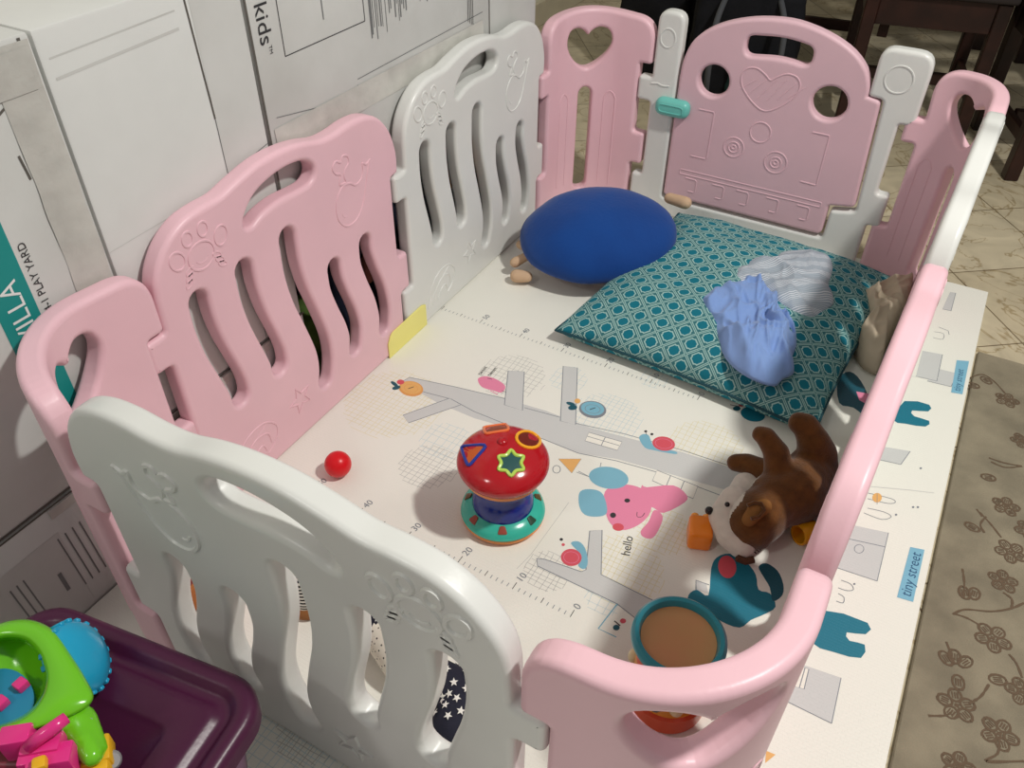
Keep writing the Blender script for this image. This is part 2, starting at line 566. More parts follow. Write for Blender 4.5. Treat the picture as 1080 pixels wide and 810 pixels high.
# pink mouse with blue ears
poly([(677, 512), (682, 514), (710, 512), (724, 522), (722, 530), (700, 541), (690, 536), (675, 528)], PK, 3)
poly([(690, 538), (699, 545), (694, 560), (687, 568), (678, 566), (676, 560), (684, 550)], PK, 4)
poly([(637, 522), (645, 513), (660, 511), (676, 515), (686, 525), (686, 540), (676, 552), (660, 559), (648, 556), (640, 545)], PK, 4)
poly(ell(642, 504, 21, 11.5, 8), LB); poly([(611, 520), (619, 516), (632, 518), (638, 526), (640, 541), (630, 545), (617, 543), (611, 534)], LB, 4)
poly(ell(652, 556, 6, 4, 5), RD); poly(ell(661.5, 528, 3, 2.2), BK); poly(ell(646.5, 543.5, 3.2, 2.8), BK)
line([(672, 540), (672, 545), (677, 545), (680, 541)], BK, .001, n=3)
# teal figures
poly([(747, 628), (750, 600), (756, 588), (770, 584), (786, 592), (797, 606), (800, 622), (812, 626), (818, 640), (806, 648), (792, 654), (780, 662), (760, 655), (745, 642), (727, 640), (726, 628), (735, 622)], TL, 3)
poly([(800, 598), (808, 594), (820, 602), (826, 616), (825, 628), (815, 634), (812, 620), (805, 608)], DT, 3)
poly(ell(767, 598, 9.5, 12, -10), RD)
poly([(734, 622), (747, 626), (745, 616), (734, 612)], G); line([(734, 622), (734, 612), (748, 617)], GL)
poly(ell(650, 662, 3.5, 3), DT); poly(ell(657, 655, 3.2, 2.6), RD); line([(648, 655), (654, 660)], BK, .002)
poly(ell(794, 437, 13, 7.5, 12), TL); poly(ell(777, 431, 4, 2.4), DT); poly(ell(782, 427, 3, 2), RD); line([(770, 427), (780, 429)], BK, .002)
poly([(863, 643), (915, 657), (913, 669), (893, 667), (896, 676), (912, 680), (908, 694), (880, 688), (854, 676)], TL, 2)
poly([(954, 423), (980, 427), (979, 434), (962, 433), (964, 439), (980, 444), (976, 450), (955, 447), (942, 443)], TL, 2)
poly([(884, 400), (896, 392), (908, 402), (918, 425), (915, 440), (900, 430), (885, 425)], DT, 3)
poly([(903, 413), (920, 416), (915, 427), (906, 422)], PK)
poly([(905, 432), (925, 442), (918, 448)], TL)
# grey houses along the right border
def house(P): poly(P, G); line([P[1], P[2]], GL, .0012); line([P[2], P[3]], GL, .0012)
house([(913, 468), (960, 476), (950, 490), (905, 480)])
house([(895, 553), (937, 562), (925, 613), (880, 598)]); line([(893, 568), (934, 577)]); line(ell(906, 579, 5, 4.5), GL, .0012, True)
house([(985, 388), (1010, 394), (1003, 408), (978, 402)])
house([(1002, 308), (1008, 309), (1003, 328), (994, 326)]); line([(985, 350), (995, 352), (994, 358), (984, 356)], GL, .001, n=3)
house([(973, 370), (994, 374), (988, 402), (966, 397)])
house([(843, 700), (887, 715), (877, 763), (830, 740)]); panes([(845, 703), (853, 706), (848, 727), (838, 724)], 2)
line([(915, 520), (940, 526), (944, 530), (936, 531), (915, 526)], GL, .0012, n=3); poly(ell(925, 525, 5, 5), OC); line([(925, 520), (925, 532)], GL, .0008)
line([(915, 536), (932, 540), (940, 545), (930, 548), (911, 541)], GL, .0012, n=3)
line([(887, 612), (897, 616), (900, 622), (893, 623), (884, 620)], GL, .0012, n=3); line([(884, 626), (890, 630), (889, 636), (882, 634)], GL, .0012, n=3)
line([(990, 345), (1000, 349), (1001, 353)], GL, .0012)
poly([(808, 792), (818, 796), (807, 805)], OC)
for p in ((945, 543), (971, 494), (901, 616), (968, 535), (963, 535)): poly(ell(p[0], p[1], 1.3, 1), GL)
line([(905, 512), (960, 517), (985, 520)], G, .0012); line([(930, 395), (1008, 400)], G, .001)
line([(600, 530), (560, 585), (545, 600)], GH, .0008)
# printed labels
def pdir(a, b): return at(*b) - at(*a)
wpoly_pts = [at(959, 577), at(974, 580), at(962, 634), at(946, 630)]
# the two "tiny street" tags at the border
def street(c0, c1, c2, c3, size):
    Q = [at(*c) for c in (c0, c1, c2, c3)]; wpoly(Q, LBL)
    d = (Q[0] - Q[3]).normalized(); e = Vector((-d.y, d.x, 0))
    _z[0] += .000003
    o = Q[2] + d * .006 + e * .005
    text_faces(bm, 'tiny street', (o.x, o.y, _z[0]), d, e, size, LI)
street((960, 577), (975, 580), (963, 635), (946, 630), .023)
street((1009, 380), (1022, 381), (1015, 416), (1003, 414), .0185)
def floor_text(s, a, b, size, mi=BK):
    d = pdir(a, b).normalized(); e = Vector((-d.y, d.x, 0)); o = at(*a)
    _z[0] += .000003
    text_faces(bm, s, (o.x, o.y, _z[0]), d, e, size, mi)
floor_text('hello', (664, 587), (668, 565), .021)
floor_text('hi!', (797, 585), (815, 570), .022)
floor_text('tweet', (507, 396), (517, 384), .0125); floor_text('tweet', (517, 397), (529, 384), .0125)
# measuring rules
def rule(O, side, labels=True):
    m = -0.0094
    dx = Vector((-math.cos(m), -math.sin(m), 0)); dy = Vector((-math.sin(m), math.cos(m), 0)) * side
    _z[0] += 0.000003; _hold[0] = True
    for k in range(0, 61):
        p = Vector((O[0], O[1], 0)) + dx * (.01 * k)
        if p.x < -.5: break
        ln = .014 if k % 10 == 0 else (.010 if k % 5 == 0 else .007)
        ribbon([p, p + dy * ln], .0011, GL if k % 5 else BK)
    _hold[0] = False
    for k in range(0, 7):
        p = Vector((O[0], O[1], 0)) + dx * (.1 * k) + dy * .017
        if p.x < -.48: break
        xd, yd = (Vector((.15, 1, 0)), Vector((-1, .15, 0))) if side > 0 else (Vector((.15, 1, 0)), Vector((-1, .15, 0)))
        q = p + Vector((.006, 0, 0)) + (Vector((0, .0, 0)))
        _z[0] += .000003
        text_faces(bm, str(10 * k), (q.x, q.y, _z[0]), xd, yd, .017, GL)
rule((0.113, -0.268), 1); rule((0.1117, 0.297), 1)
o = obj('play_mat', bm, MM, smooth=False, recalc=False)
tag(o, 'cream printed play mat with grey lanes and pink mouse, under the playpen', 'play mat')

# ------------------------------------------------------------------ carpet
CP = [mat('brown flat woven carpet', (146, 137, 117), .95, 14, .16, .5, 420, spec=.1), mat('brown carpet embroidery', (104, 88, 72), .95, spec=.1, bump=.5, bump_scale=500)]
bm = bmesh.new()
CZ = -.004
box(bm, .575, 1.9, -1.6, .748, FZ, CZ, .002, 1)
def cat(px, py): return at(px, py, CZ)
def cribbon(Q, w):
    Q2 = []
    for i in range(len(Q)): Q2.append(Vector(Q[i]))
    _z[0] = CZ + .0003 + random.random() * .0004
    z = _z[0]
    L, R = [], []
    n = len(Q2)
    for i in range(n):
        d = Q2[min(i + 1, n - 1)] - Q2[max(i - 1, 0)]
        d.z = 0
        if d.length < 1e-9: d = Vector((1, 0, 0))
        d.normalize(); s = Vector((-d.y, d.x, 0)) * (w / 2) * random.uniform(.7, 1.3)
        L.append(bm.verts.new((Q2[i].x + s.x, Q2[i].y + s.y, z))); R.append(bm.verts.new((Q2[i].x - s.x, Q2[i].y - s.y, z)))
    for i in range(n - 1):
        bm.faces.new((R[i], R[i + 1], L[i + 1], L[i])).material_index = 1
def petal(c, ang, r0, r1, wd):
    P = []
    for k in range(13):
        t = 2 * math.pi * k / 12
        a = (r0 + r1) / 2 + math.cos(t) * (r1 - r0) / 2; b_ = math.sin(t) * wd
        P.append(Vector((c.x + a * math.cos(ang) - b_ * math.sin(ang), c.y + a * math.sin(ang) + b_ * math.cos(ang), 0)))
    cribbon(P, .0036)
    for k in (-1, 0, 1):
        m0 = (r0 + r1) / 2
        q = [Vector((c.x + (m0 - (r1 - r0) * .25) * math.cos(ang) - k * wd * .4 * math.sin(ang), c.y + (m0 - (r1 - r0) * .25) * math.sin(ang) + k * wd * .4 * math.cos(ang), 0)),
             Vector((c.x + (m0 + (r1 - r0) * .25) * math.cos(ang) - k * wd * .4 * math.sin(ang), c.y + (m0 + (r1 - r0) * .25) * math.sin(ang) + k * wd * .4 * math.cos(ang), 0))]
        cribbon(q, .002)
def flower(px, py, s=1.0, n=5, a0=0.3):
    c = cat(px, py)
    for k in range(n): petal(c, a0 + k * 2 * math.pi / n, .005 * s, .022 * s, .0075 * s)
    cribbon([c + Vector((-.003, 0, 0)), c + Vector((.003, 0, 0))], .006)
def bud(px, py, ang, s=1.0):
    petal(cat(px, py), ang, 0, .024 * s, .008 * s)
def stem(P):
    Q = catmull([tuple(cat(*p)) for p in P], 5, False)
    cribbon([Vector(q) for q in Q], .0034)
for i, (x, y, s_) in enumerate([(1061, 534, 1), (1066, 582, 1.1), (1058, 613, 1), (1047, 673, 1.15), (1009, 744, 1.15), (1054, 774, 1.1), (1078, 730, 1), (1062, 422, 1.0), (1078, 465, .9), (1011, 809, 1), (1085, 560, 1), (1100, 640, 1.1), (1110, 500, 1), (1120, 740, 1.1)]):
    flower(x, y, s_, 5, .3 + i * .7)
for x, y, a in [(1050, 505, 3.4), (1043, 716, .4), (1033, 560, 2.9), (1019, 632, 1.9), (1026, 632, 1.5), (1007, 700, 1.7), (1003, 702, 2.3), (1012, 702, 1.0), (1010, 712, 4.9), (1045, 405, 2.5), (1033, 408, 3.3)]: bud(x, y, a)
stem([(1045, 487), (1060, 493), (1078, 492)]); stem([(1043, 483), (1058, 488), (1078, 492)]); stem([(1033, 540), (1045, 553), (1056, 567)]); stem([(1030, 537), (1036, 545)])
stem([(1015, 600), (1017, 615), (1016, 630)]); stem([(1005, 648), (1018, 643), (1045, 645), (1066, 642), (1080, 636)]); stem([(1005, 647), (1020, 652), (1034, 660)])
stem([(1058, 625), (1067, 632), (1067, 641)]); stem([(998, 677), (1003, 690), (1006, 700)]); stem([(979, 755), (995, 755), (1003, 752)]); stem([(1043, 722), (1034, 735), (1022, 742)])
stem([(1054, 780), (1052, 795), (1040, 803), (1080, 803)]); stem([(1064, 690), (1072, 700), (1078, 715)]); stem([(1020, 400), (1035, 395), (1048, 402), (1060, 415)]); stem([(1040, 545), (1034, 553), (1038, 562)])
o = obj('carpet', bm, CP, smooth=False, recalc=False)
tag(o, 'brown flat woven carpet with embroidered flowers beside the cream play mat', 'carpet')

# ================================================================== PLAYPEN
TH = .032
PGRP = None
def left_edge():      # bottom -> top
    return [(-.02, 0, .008), (-.02, .118, .009), (.012, .118, .009), (.012, .317, .009), (-.02, .317, .009), (-.02, .372, .009), (.016, .372, .006)]
def right_edge(U):    # top -> bottom
    return [(U, .376, .009), (U - .022, .376, .006), (U - .022, .207, .009), (U + .008, .207, .009), (U + .008, .124, .009), (U - .022, .124, .009), (U - .022, 0, .008)]
def s_slot(P, w=.024, n=8):
    """P centreline points bottom -> top"""
    C = [Vector((p[0], p[1])) for p in catmull(P, 5, False)]
    N = len(C); L, R = [], []
    for i in range(N):
        d = (C[min(i + 1, N - 1)] - C[max(i - 1, 0)]).normalized(); s = Vector((-d.y, d.x)) * w / 2
        L.append(C[i] + s); R.append(C[i] - s)
    d0 = (C[1] - C[0]).normalized(); d1 = (C[-1] - C[-2]).normalized()
    out = []
    for p in R: out.append((p.x, p.y))
    for k in range(1, n):
        a = math.pi * k / n; s = Vector((d1.y, -d1.x))
        q = C[-1] + s * (math.cos(a) * w / 2) + d1 * (math.sin(a) * w / 2); out.append((q.x, q.y))
    for p in reversed(L): out.append((p.x, p.y))
    for k in range(1, n):
        a = math.pi * k / n; s = Vector((-d0.y, d0.x))
        q = C[0] + s * (math.cos(a) * w / 2) - d0 * (math.sin(a) * w / 2); out.append((q.x, q.y))
    return out
def el2(cx, cz, rx, rz, rot=0, n=18, a0=0, a1=360):
    c, s = math.cos(math.radians(rot)), math.sin(math.radians(rot))
    full = abs(a1 - a0) >= 360
    out = []
    m = n if full else n + 1
    for k in range(m):
        a = math.radians(a0 + (a1 - a0) * k / n)
        x, z = rx * math.cos(a), rz * math.sin(a)
        out.append((cx + x * c - z * s, cz + x * s + z * c))
    return out
def reliefs_wave():
    R = []   # (points, closed, radius)
    r = .0024
    cx, cz = .108, .450   # crab
    R.append((el2(cx, cz, .024, .021), True, r))
    R.append((el2(cx, cz - .002, .012, .009, 0, 8, 200, 340), False, r * .6))
    for s, rot in ((-1, 30), (1, -20)):
        R.append((el2(cx + s * .041, cz + .012, .012, .015, rot), True, r))
    R.append((el2(cx - .016, cz + .034, .009, .011), True, r)); R.append((el2(cx + .013, cz + .036, .009, .011), True, r))
    for s in (-1, 1):
        for k in range(3):
            R.append((el2(cx + s * (.026 + .003 * k), cz - .012 - .009 * k, .008, .004, s * -30, 12), True, r * .8))
    # whale
    cx, cz = .44, .385
    W_ = [(-.042, .012), (-.043, -.018), (-.025, -.04), (0, -.042), (.02, -.028), (.034, -.004), (.045, .024), (.05, .036), (.058, .05), (.046, .046), (.036, .052), (.036, .038), (.028, .026), (.012, .022), (-.004, .032), (-.024, .032)]
    R.append(([(cx + a, cz + b) for a, b in catmull(W_, 4)], True, r))
    S_ = [(-.028, .04), (-.022, .055), (-.034, .062), (-.04, .074), (-.03, .082), (-.018, .076), (-.012, .084), (0, .08), (.002, .068), (-.008, .06), (-.014, .05), (-.012, .038)]
    R.append(([(cx + a, cz + b) for a, b in catmull(S_, 4)], True, r))
    R.append((el2(cx - .02, cz - .01, .012, .014, 0, 6, 190, 280), False, r * .6))
    # star
    cx, cz = .232, .085
    st = []
    for k in range(10):
        a = math.radians(90 + 15 + 36 * k); q = .028 if k % 2 == 0 else .012
        st.append((cx + q * math.cos(a), cz + q * math.sin(a)))
    R.append((st, True, r))
    # shell
    cx, cz = .115, .062
    R.append(([(cx + a, cz + b) for a, b in catmull([(-.06, -.03), (-.045, .01), (-.015, .036), (.025, .038), (.05, .015), (.045, -.012), (.02, -.03)], 4, False)], False, r))
    R.append(([(cx + a, cz + b) for a, b in catmull([(-.04, -.03), (-.025, .0), (.0, .018), (.028, .012), (.032, -.012)], 4, False)], False, r))
    R.append(([(cx + a, cz + b) for a, b in catmull([(-.02, -.03), (-.006, -.01), (.012, -.004), (.018, -.02)], 4, False)], False, r))
    R.append(([(cx + a, cz + b) for a, b in catmull([(-.06, -.03), (-.02, .005), (.03, .034)], 4, False)], False, r * .7))
    # small fish lower right
    cx, cz = .36, .06
    return R
WAVE_TOP = [(.018, .42), (.024, .448), (.038, .473), (.062, .496), (.094, .511), (.13, .515), (.165, .515), (.20, .523), (.25, .532), (.30, .532), (.345, .525), (.385, .514), (.42, .512), (.46, .515), (.50, .511), (.535, .495), (.562, .463), (.575, .425), (.577, .40)]
def wave_mesh(U=.575, rk=1.0):
    top = catmull([(p[0], p[1]) for p in WAVE_TOP], 4, False)
    P = left_edge() + [(a, b, 0) for a, b in top] + right_edge(U)
    out = roundpoly(P, 4)
    holes = [
        s_slot([(.111, .182), (.110, .205), (.101, .245), (.089, .295), (.083, .345), (.084, .385)], .033),
        s_slot([(.204, .180), (.203, .203), (.194, .243), (.182, .293), (.176, .343), (.177, .387)], .033),
        s_slot([(.303, .078), (.312, .110), (.312, .155), (.297, .220), (.281, .280), (.274, .335), (.276, .392)], .034),
        s_slot([(.395, .092), (.402, .125), (.396, .165), (.382, .210), (.372, .250), (.371, .285)], .031),
        s_slot([(.488, .080), (.494, .115), (.487, .165), (.470, .218), (.460, .258), (.461, .288)], .031),
    ]
    hd = [(.196, .452), (.204, .47), (.228, .489), (.262, .499), (.30, .502), (.337, .497), (.357, .483), (.358, .467), (.343, .457), (.315, .457), (.275, .460), (.235, .455), (.21, .446)]
    holes.append(catmull(hd, 4))
    bm = plate([out] + holes, TH, .0085, 4)
    for pts, cl, r in reliefs_wave():
        for s in (-1, 1):
            tube(bm, [(p[0], s * (TH / 2 - .0007), p[1]) for p in pts], r * rk, 6, cl)
    return bm

_wave = {}
def wave_panel(loc, rz, m, label, rk=1.0):
    key = m.name
    o = obj('playpen_fence', wave_mesh(rk=rk), m, smooth=True, loc=loc, rz=rz, wn=True)
    return tag(o, label, 'playpen panel')
H90 = math.pi / 2
wave_panel((-.487 - TH / 2, -.385, 0), H90, PINK, 'pink wavy-slot playpen panel on the left side with a yellow card at its foot')
wave_panel((-.487 - TH / 2, .196, 0), H90, WHITE, 'white wavy-slot playpen panel on the left side behind the blue turtle pillow')
wave_panel((.217, -.613 + TH / 2, 0), math.pi, WHITE, 'large white wavy-slot playpen panel in the foreground beside the purple lid', 1.6)
# right side, running very slightly askew
RP0, RP1 = Vector((.437, .770, 0)), Vector((.401, -.384, 0))
rd = (RP1 - RP0).normalized(); rrz = math.atan2(rd.y, rd.x)
wave_panel(RP0, rrz, WHITE, 'white playpen panel of the right side seen edge-on from above, next to the far corner')
wave_panel(RP0 + rd * .577, rrz, PINK, 'pink playpen panel of the right side seen edge-on from above, beside the plush dog')

def corner_mesh(a1, a2, R=.13, HH=.482, hs=0.0, hz=0.0):
    U = a1 + R * math.pi / 2 + a2
    c = U / 2 + hs
    P = left_edge() + [(.010, HH - .006, .07), (U / 2, HH + .008, .5), (U + .008, HH - .006, .07)] + [(U + .008, .376, .009)] + right_edge(U)[1:]
    # fine outline so that it can bend
    out = roundpoly(P, 10)
    dense = []
    for i in range(len(out)):
        a, b = Vector(out[i]), Vector(out[(i + 1) % len(out)])
        n = 1
        for k in range(n): dense.append(tuple(a.lerp(b, k / n)))
    heart = [(0, -.045), (.018, -.034), (.034, -.012), (.042, .012), (.036, .032), (.02, .037), (.007, .030), (0, .022), (-.007, .030), (-.02, .037), (-.036, .032), (-.042, .012), (-.034, -.012), (-.018, -.034)]
    hh = [(c + a * 1.5, .402 + hz + b * 1.15) for a, b in catmull(heart, 4)]
    sl = s_slot([(c, .05), (c + .0004, .12), (c + .0004, .2), (c, .285)], .036)
    bm = plate([dense, hh, sl], TH, .009, 4)
    x = -.02
    while x < U + .02:
        bmesh.ops.bisect_plane(bm, geom=bm.verts[:] + bm.edges[:] + bm.faces[:], plane_co=(x, 0, 0), plane_no=(1, 0, 0), dist=1e-6)
        x += .009
    for s in (-1, 1):
        for q in (-1, 1):
            gx = c + q * .072
            pts = [(gx - .017, .05), (gx - .017, .15), (gx - .017, .24), (gx - .017, .28), (gx - .009, .292), (gx, .297), (gx + .009, .292), (gx + .017, .28), (gx + .017, .24), (gx + .017, .15), (gx + .017, .05)]
            tube(bm, [(p[0], s * (TH / 2 - .0008), p[1]) for p in pts], .0022, 6)
    def bend(co):
        u, y, z = co
        if u <= a1: return Vector((u, y, z))
        t = (u - a1) / R
        if t <= math.pi / 2:
            return Vector((a1 + math.sin(t) * (R + y), -R + math.cos(t) * (R + y), z))
        e = u - a1 - R * math.pi / 2
        return Vector((a1 + R + y, -R - e, z))
    for v in bm.verts: v.co = bend(v.co)
    return bm
def corner_panel(p0, rz, a1, a2, label, R=.13, hs=0.0, hz=0.0):
    o = obj('playpen_corner_fence', corner_mesh(a1, a2, R, hs=hs, hz=hz), PINK, smooth=True, loc=p0, rz=rz, wn=True)
    return tag(o, label, 'playpen corner panel')
GY = .95 + TH / 2
corner_panel((-.5015, .781, 0), H90, GY - .781 - .125, .5015 - .304 - .125, 'pink curved corner panel with heart cutout at the far left, behind the blue turtle pillow', R=.125)
corner_panel((.304, GY, 0), 0, .437 - .304 - .13, GY - .770 - .13, 'pink curved corner panel with heart cutout at the far right, beside the white gate post', hs=-.012)
corner_panel((.401, -.384, 0), -H90, .5985 - .384 - .13, .401 - .217 - .13, 'pink curved corner panel with heart cutout in the foreground, in front of the toy drum', hs=.026, hz=.018)
corner_panel((-.360, -.5985, 0), math.pi, .5015 - .3595 - .140, .5985 - .376 - .140, 'pink curved corner panel at the near left, touching the teal-banded carton', R=.140)

# ---- gate: white frame, pink door, aqua latch
gate = empty('playpen_gate', (0, GY, 0), 'white playpen gate frame with pink arched door and aqua latch', 'gate')
outl = [(-.317, 0, .008), (-.317, .100, .009), (-.290, .100, .009), (-.290, .290, .009), (-.325, .290, .009), (-.325, .348, .009), (-.292, .348, .006),
        (-.292, .503, .028), (-.228, .503, .028), (-.228, .05, .01), (.184, .05, .01), (.186, .125, .009), (.240, .135, .012), (.228, .396, .01), (.196, .398, .009), (.196, .503, .03), (.303, .503, .035), (.303, .352, .009),
        (.272, .352, .007), (.272, .19, .009), (.300, .19, .009), (.300, .11, .009), (.272, .11, .009), (.272, 0, .008)]
bm = plate([roundpoly(outl, 5)], TH, .0085, 4)
for cx in (-.263, .246):
    tube(bm, [(p[0], -TH / 2 + .0006, p[1]) for p in el2(cx, .444, .018 if cx < 0 else .028, .021 if cx < 0 else .028, 0, 28)], .0022, 6, True)
tube(bm, [(-.29, -TH / 2, .335), (-.275, -TH / 2, .338), (-.262, -TH / 2, .334), (-.245, -TH / 2, .336)], .002, 6)
obj('gate_frame', bm, WHITE, gate, smooth=True, wn=True)
dT = .03
arch = catmull([(-.224, .36), (-.221, .40), (-.208, .44), (-.185, .468), (-.152, .490), (-.11, .507), (-.06, .519), (0, .524), (.05, .518), (.10, .504), (.145, .482), (.178, .452), (.193, .42), (.196, .398)], 3, False)
dout = [(-.224, .058, .012)] + [(a, b, 0) for a, b in arch] + [(.224, .393, .012), (.236, .145, .012), (.180, .136, .007), (.180, .058, .014)]
hd = roundpoly([(-.083, .435, .02), (-.083, .480, .02), (.0, .488, .5), (.064, .478, .02), (.064, .436, .02), (.0, .445, .5)], 7)
circs = [el2(-.141, .368, .036, .036, 0, 32), el2(.122, .368, .038, .037, 0, 32)]
bm = plate([roundpoly(dout, 5), hd] + circs, dT, .008, 4)
def rl(pts, cl=False, r=.0019):
    for s in (-1, 1):
        tube(bm, [(p[0], s * (dT / 2 - .0004), p[1]) for p in pts], r, 6, cl)
ht = [(0, -.05), (.03, -.036), (.058, -.008), (.066, .018), (.056, .036), (.034, .040), (.014, .030), (0, .020), (-.014, .030), (-.034, .040), (-.056, .036), (-.066, .018), (-.058, -.008), (-.03, -.036)]
HT = [(-.013 + a, .375 + b) for a, b in catmull(ht, 4)]
rl(HT, True)
for k in range(6):
    x0 = -.066 + k * .022
    # diagonal hatching inside the heart
    a, b = (x0 - .012, .345 + abs(k - 2.5) * .007), (x0 + .022, .402 - abs(k - 3) * .004)
    rl([a, b], False, .0013)
for cx, cz, rr in ((-.011, .274, .024), (-.066, .225, .024), (.038, .211, .026)): rl(el2(cx, cz, rr, rr, 0, 24), True)
for cx, cz in ((-.066, .225), (.038, .211)):
    rl(el2(cx, cz, .013, .013, 0, 18), True); rl(el2(cx, cz, .005, .005, 0, 10), True)
rl([(-.164, .298), (-.128, .298), (-.126, .294), (-.126, .184), (-.13, .180), (-.166, .180)]); rl([(.103, .300), (.139, .300), (.141, .296), (.141, .182), (.138, .179), (.104, .180)])
rl(roundpoly([(-.188, .140, .003), (.163, .140, .003), (.163, .128, .003), (-.188, .128, .003)], 3), True, .0017)
for cx in (-.155, -.084, -.022, .052, .126):
    rl([(cx - .016, .120), (cx + .010, .120), (cx + .014, .116), (cx + .014, .090), (cx + .010, .086), (cx - .004, .086)])
obj('gate_door', bm, PINKF, gate, smooth=True, wn=True, loc=(0, -.003, 0))
bm = bmesh.new()
lt = roundpoly([(-.043, -.0215, .0212), (.043, -.0215, .0212), (.043, .0215, .0212), (-.043, .0215, .0212)], 8)
bm = plate([lt], .03, .014, 6)
for v in bm.verts: v.co = Vector((v.co.x - .227, v.co.y - .024, v.co.z + .291))
tube(bm, [(p[0] - .227, -.039, p[1] + .291) for p in roundpoly([(-.03, -.009, .009), (.03, -.009, .009), (.03, .009, .009), (-.03, .009, .009)], 5)], .0015, 6, True)
obj('latch', bm, AQUA, gate, smooth=True, wn=True)
# ================================================================== CARTONS ON THE LEFT
CX = -.5255
CART = mat('white carton board', (222, 223, 220), .7, 5, .05, .35, 22, spec=.25)
CART2 = mat('grey-white carton board', (214, 215, 212), .7, 4, .08, .45, 16, spec=.25, rgb2=(194, 194, 190))
TAPE = mat('clear packing tape', (206, 205, 198), .25, 16, .10, .9, 45, spec=.6)
CTEAL = mat('teal carton print', (20, 142, 138), .6)
CGREY = mat('grey carton ink', (120, 122, 122), .6)
CBLK = mat('black carton ink', (46, 46, 48), .6)
CWT = mat('white carton ink', (236, 238, 236), .6)
SEAM = mat('dark carton seam', (92, 88, 82), .8)
CM = [CART, CTEAL, CGREY, CBLK, CWT, SEAM, CART2]
def quad_x(bm, x, y0, y1, z0, z1, mi):
    v = [bm.verts.new((x, a, b)) for a, b in ((y0, z0), (y1, z0), (y1, z1), (y0, z1))]
    f = bm.faces.new(v); f.material_index = mi
    f.normal_update()
    if f.normal.x < 0: f.normal_flip()
def line_x(bm, x, a, b, w, mi):
    a, b = Vector((x, a[0], a[1])), Vector((x, b[0], b[1])); d = (b - a).normalized(); s = Vector((0, -d.z, d.y)) * w / 2
    v = [bm.verts.new(p) for p in (a - s, b - s, b + s, a + s)]
    f = bm.faces.new(v); f.material_index = mi
    f.normal_update()
    if f.normal.x < 0: f.normal_flip()
def carton(y0, y1, z0, z1, label, draw=None, body=0, xf=CX, depth=.30, name='carton'):
    r = empty(name, (xf - depth / 2, (y0 + y1) / 2, z0), label, 'carton')
    L = r.location
    bm = bmesh.new()
    box(bm, xf - depth, xf, y0, y1, z0, z1, .0035, 2, mi=body)
    x = xf + .0004
    if draw: draw(bm, x)
    for v in bm.verts: v.co -= L
    obj('carton_body', bm, CM, r, smooth=True, recalc=False)
    return r
def tape(r, rects):
    bm = bmesh.new(); L = r.location
    for (y0, y1, z0, z1, lift) in rects:
        n = 26
        grid = []
        for i in range(n + 1):
            row = []
            for j in range(5):
                a = y0 + (y1 - y0) * (i / n if (y1 - y0) > (z1 - z0) else j / 4)
                b = z0 + (z1 - z0) * (j / 4 if (y1 - y0) > (z1 - z0) else i / n)
                w = noise.noise(Vector((a * 30, b * 30, 3))) * .0012
                row.append(bm.verts.new((CX + .0012 + lift + max(w, -.0006) - L.x, a + noise.noise(Vector((b * 20, 1, 1))) * .003 - L.y, b - L.z)))
            grid.append(row)
        for i in range(n):
            for j in range(4):
                bm.faces.new((grid[i][j], grid[i + 1][j], grid[i + 1][j + 1], grid[i][j + 1]))
    obj('tape', bm, TAPE, r)
def draw_low(bm, x):
    quad_x(bm, x, -.86, -.60, .0, .165, 6)
    for k in range(4):
        line_x(bm, x + .0003, (-.605 + .012 * k, .155), (-.6 + .012 * k, .045), .0022, 2)
    for k in range(3):
        line_x(bm, x + .0003, (-.668 - .010 * k, .135), (-.664 - .010 * k, .05), .0022, 2)
    line_x(bm, x + .0003, (-.70, .175), (-.702, .15), .008, 2)
    line_x(bm, x + .0003, (-.625, .10), (-.624, .06), .006, 2)
    for a, b in (((-.80, .15), (-.735, .15)), ((-.735, .15), (-.735, .02)), ((-.735, .02), (-.80, .02)), ((-.80, .02), (-.80, .15)), ((-.80, .09), (-.735, .09))): line_x(bm, x + .0003, a, b, .0016, 2)
    line_x(bm, x + .0005, (-.76, .135), (-.76, .105), .012, 1)
    quad_x(bm, x + .0004, -.79, -.745, .03, .055, 1)
    line_x(bm, x + .0002, (-1.0, .2105), (-.07, .2105), .003, 5)
r = carton(-1.0, -.072, FZ, .2105, 'lower white carton with faded grey printing, standing on the floor beside the near corner', draw_low)
tape(r, [(-.60, -.10, .19, .207, 0)])
def draw_A(bm, x):
    quad_x(bm, x, -.547, -.499, .2155, .77, 1)
    text_faces(bm, 'VILLA', (x + .0005, -.511, .447), (0, 0, 1), (0, -1, 0), .034, 4)
    text_faces(bm, '4-1 PLAY YARD', (x + .0005, -.483, .472), (0, 0, 1), (0, -1, 0), .0142, 3)
    line_x(bm, x + .0002, (-.40, .2155), (-.402, .775), .004, 5)
    line_x(bm, x + .0002, (-.45, .66), (-.447, .63), .003, 5)
    line_x(bm, x + .0002, (-.47, .7), (-.40, .735), .003, 5)
    line_x(bm, x + .0002, (-1.0, .218), (-.39, .218), .004, 5)
r = carton(-1.0, -.389, .2135, .778, 'grey-white carton with a teal band lettered VILLA at the left edge', draw_A, 6)
tape(r, [(-.445, -.393, .35, .772, 0), (-.55, -.40, .72, .765, .0012)])
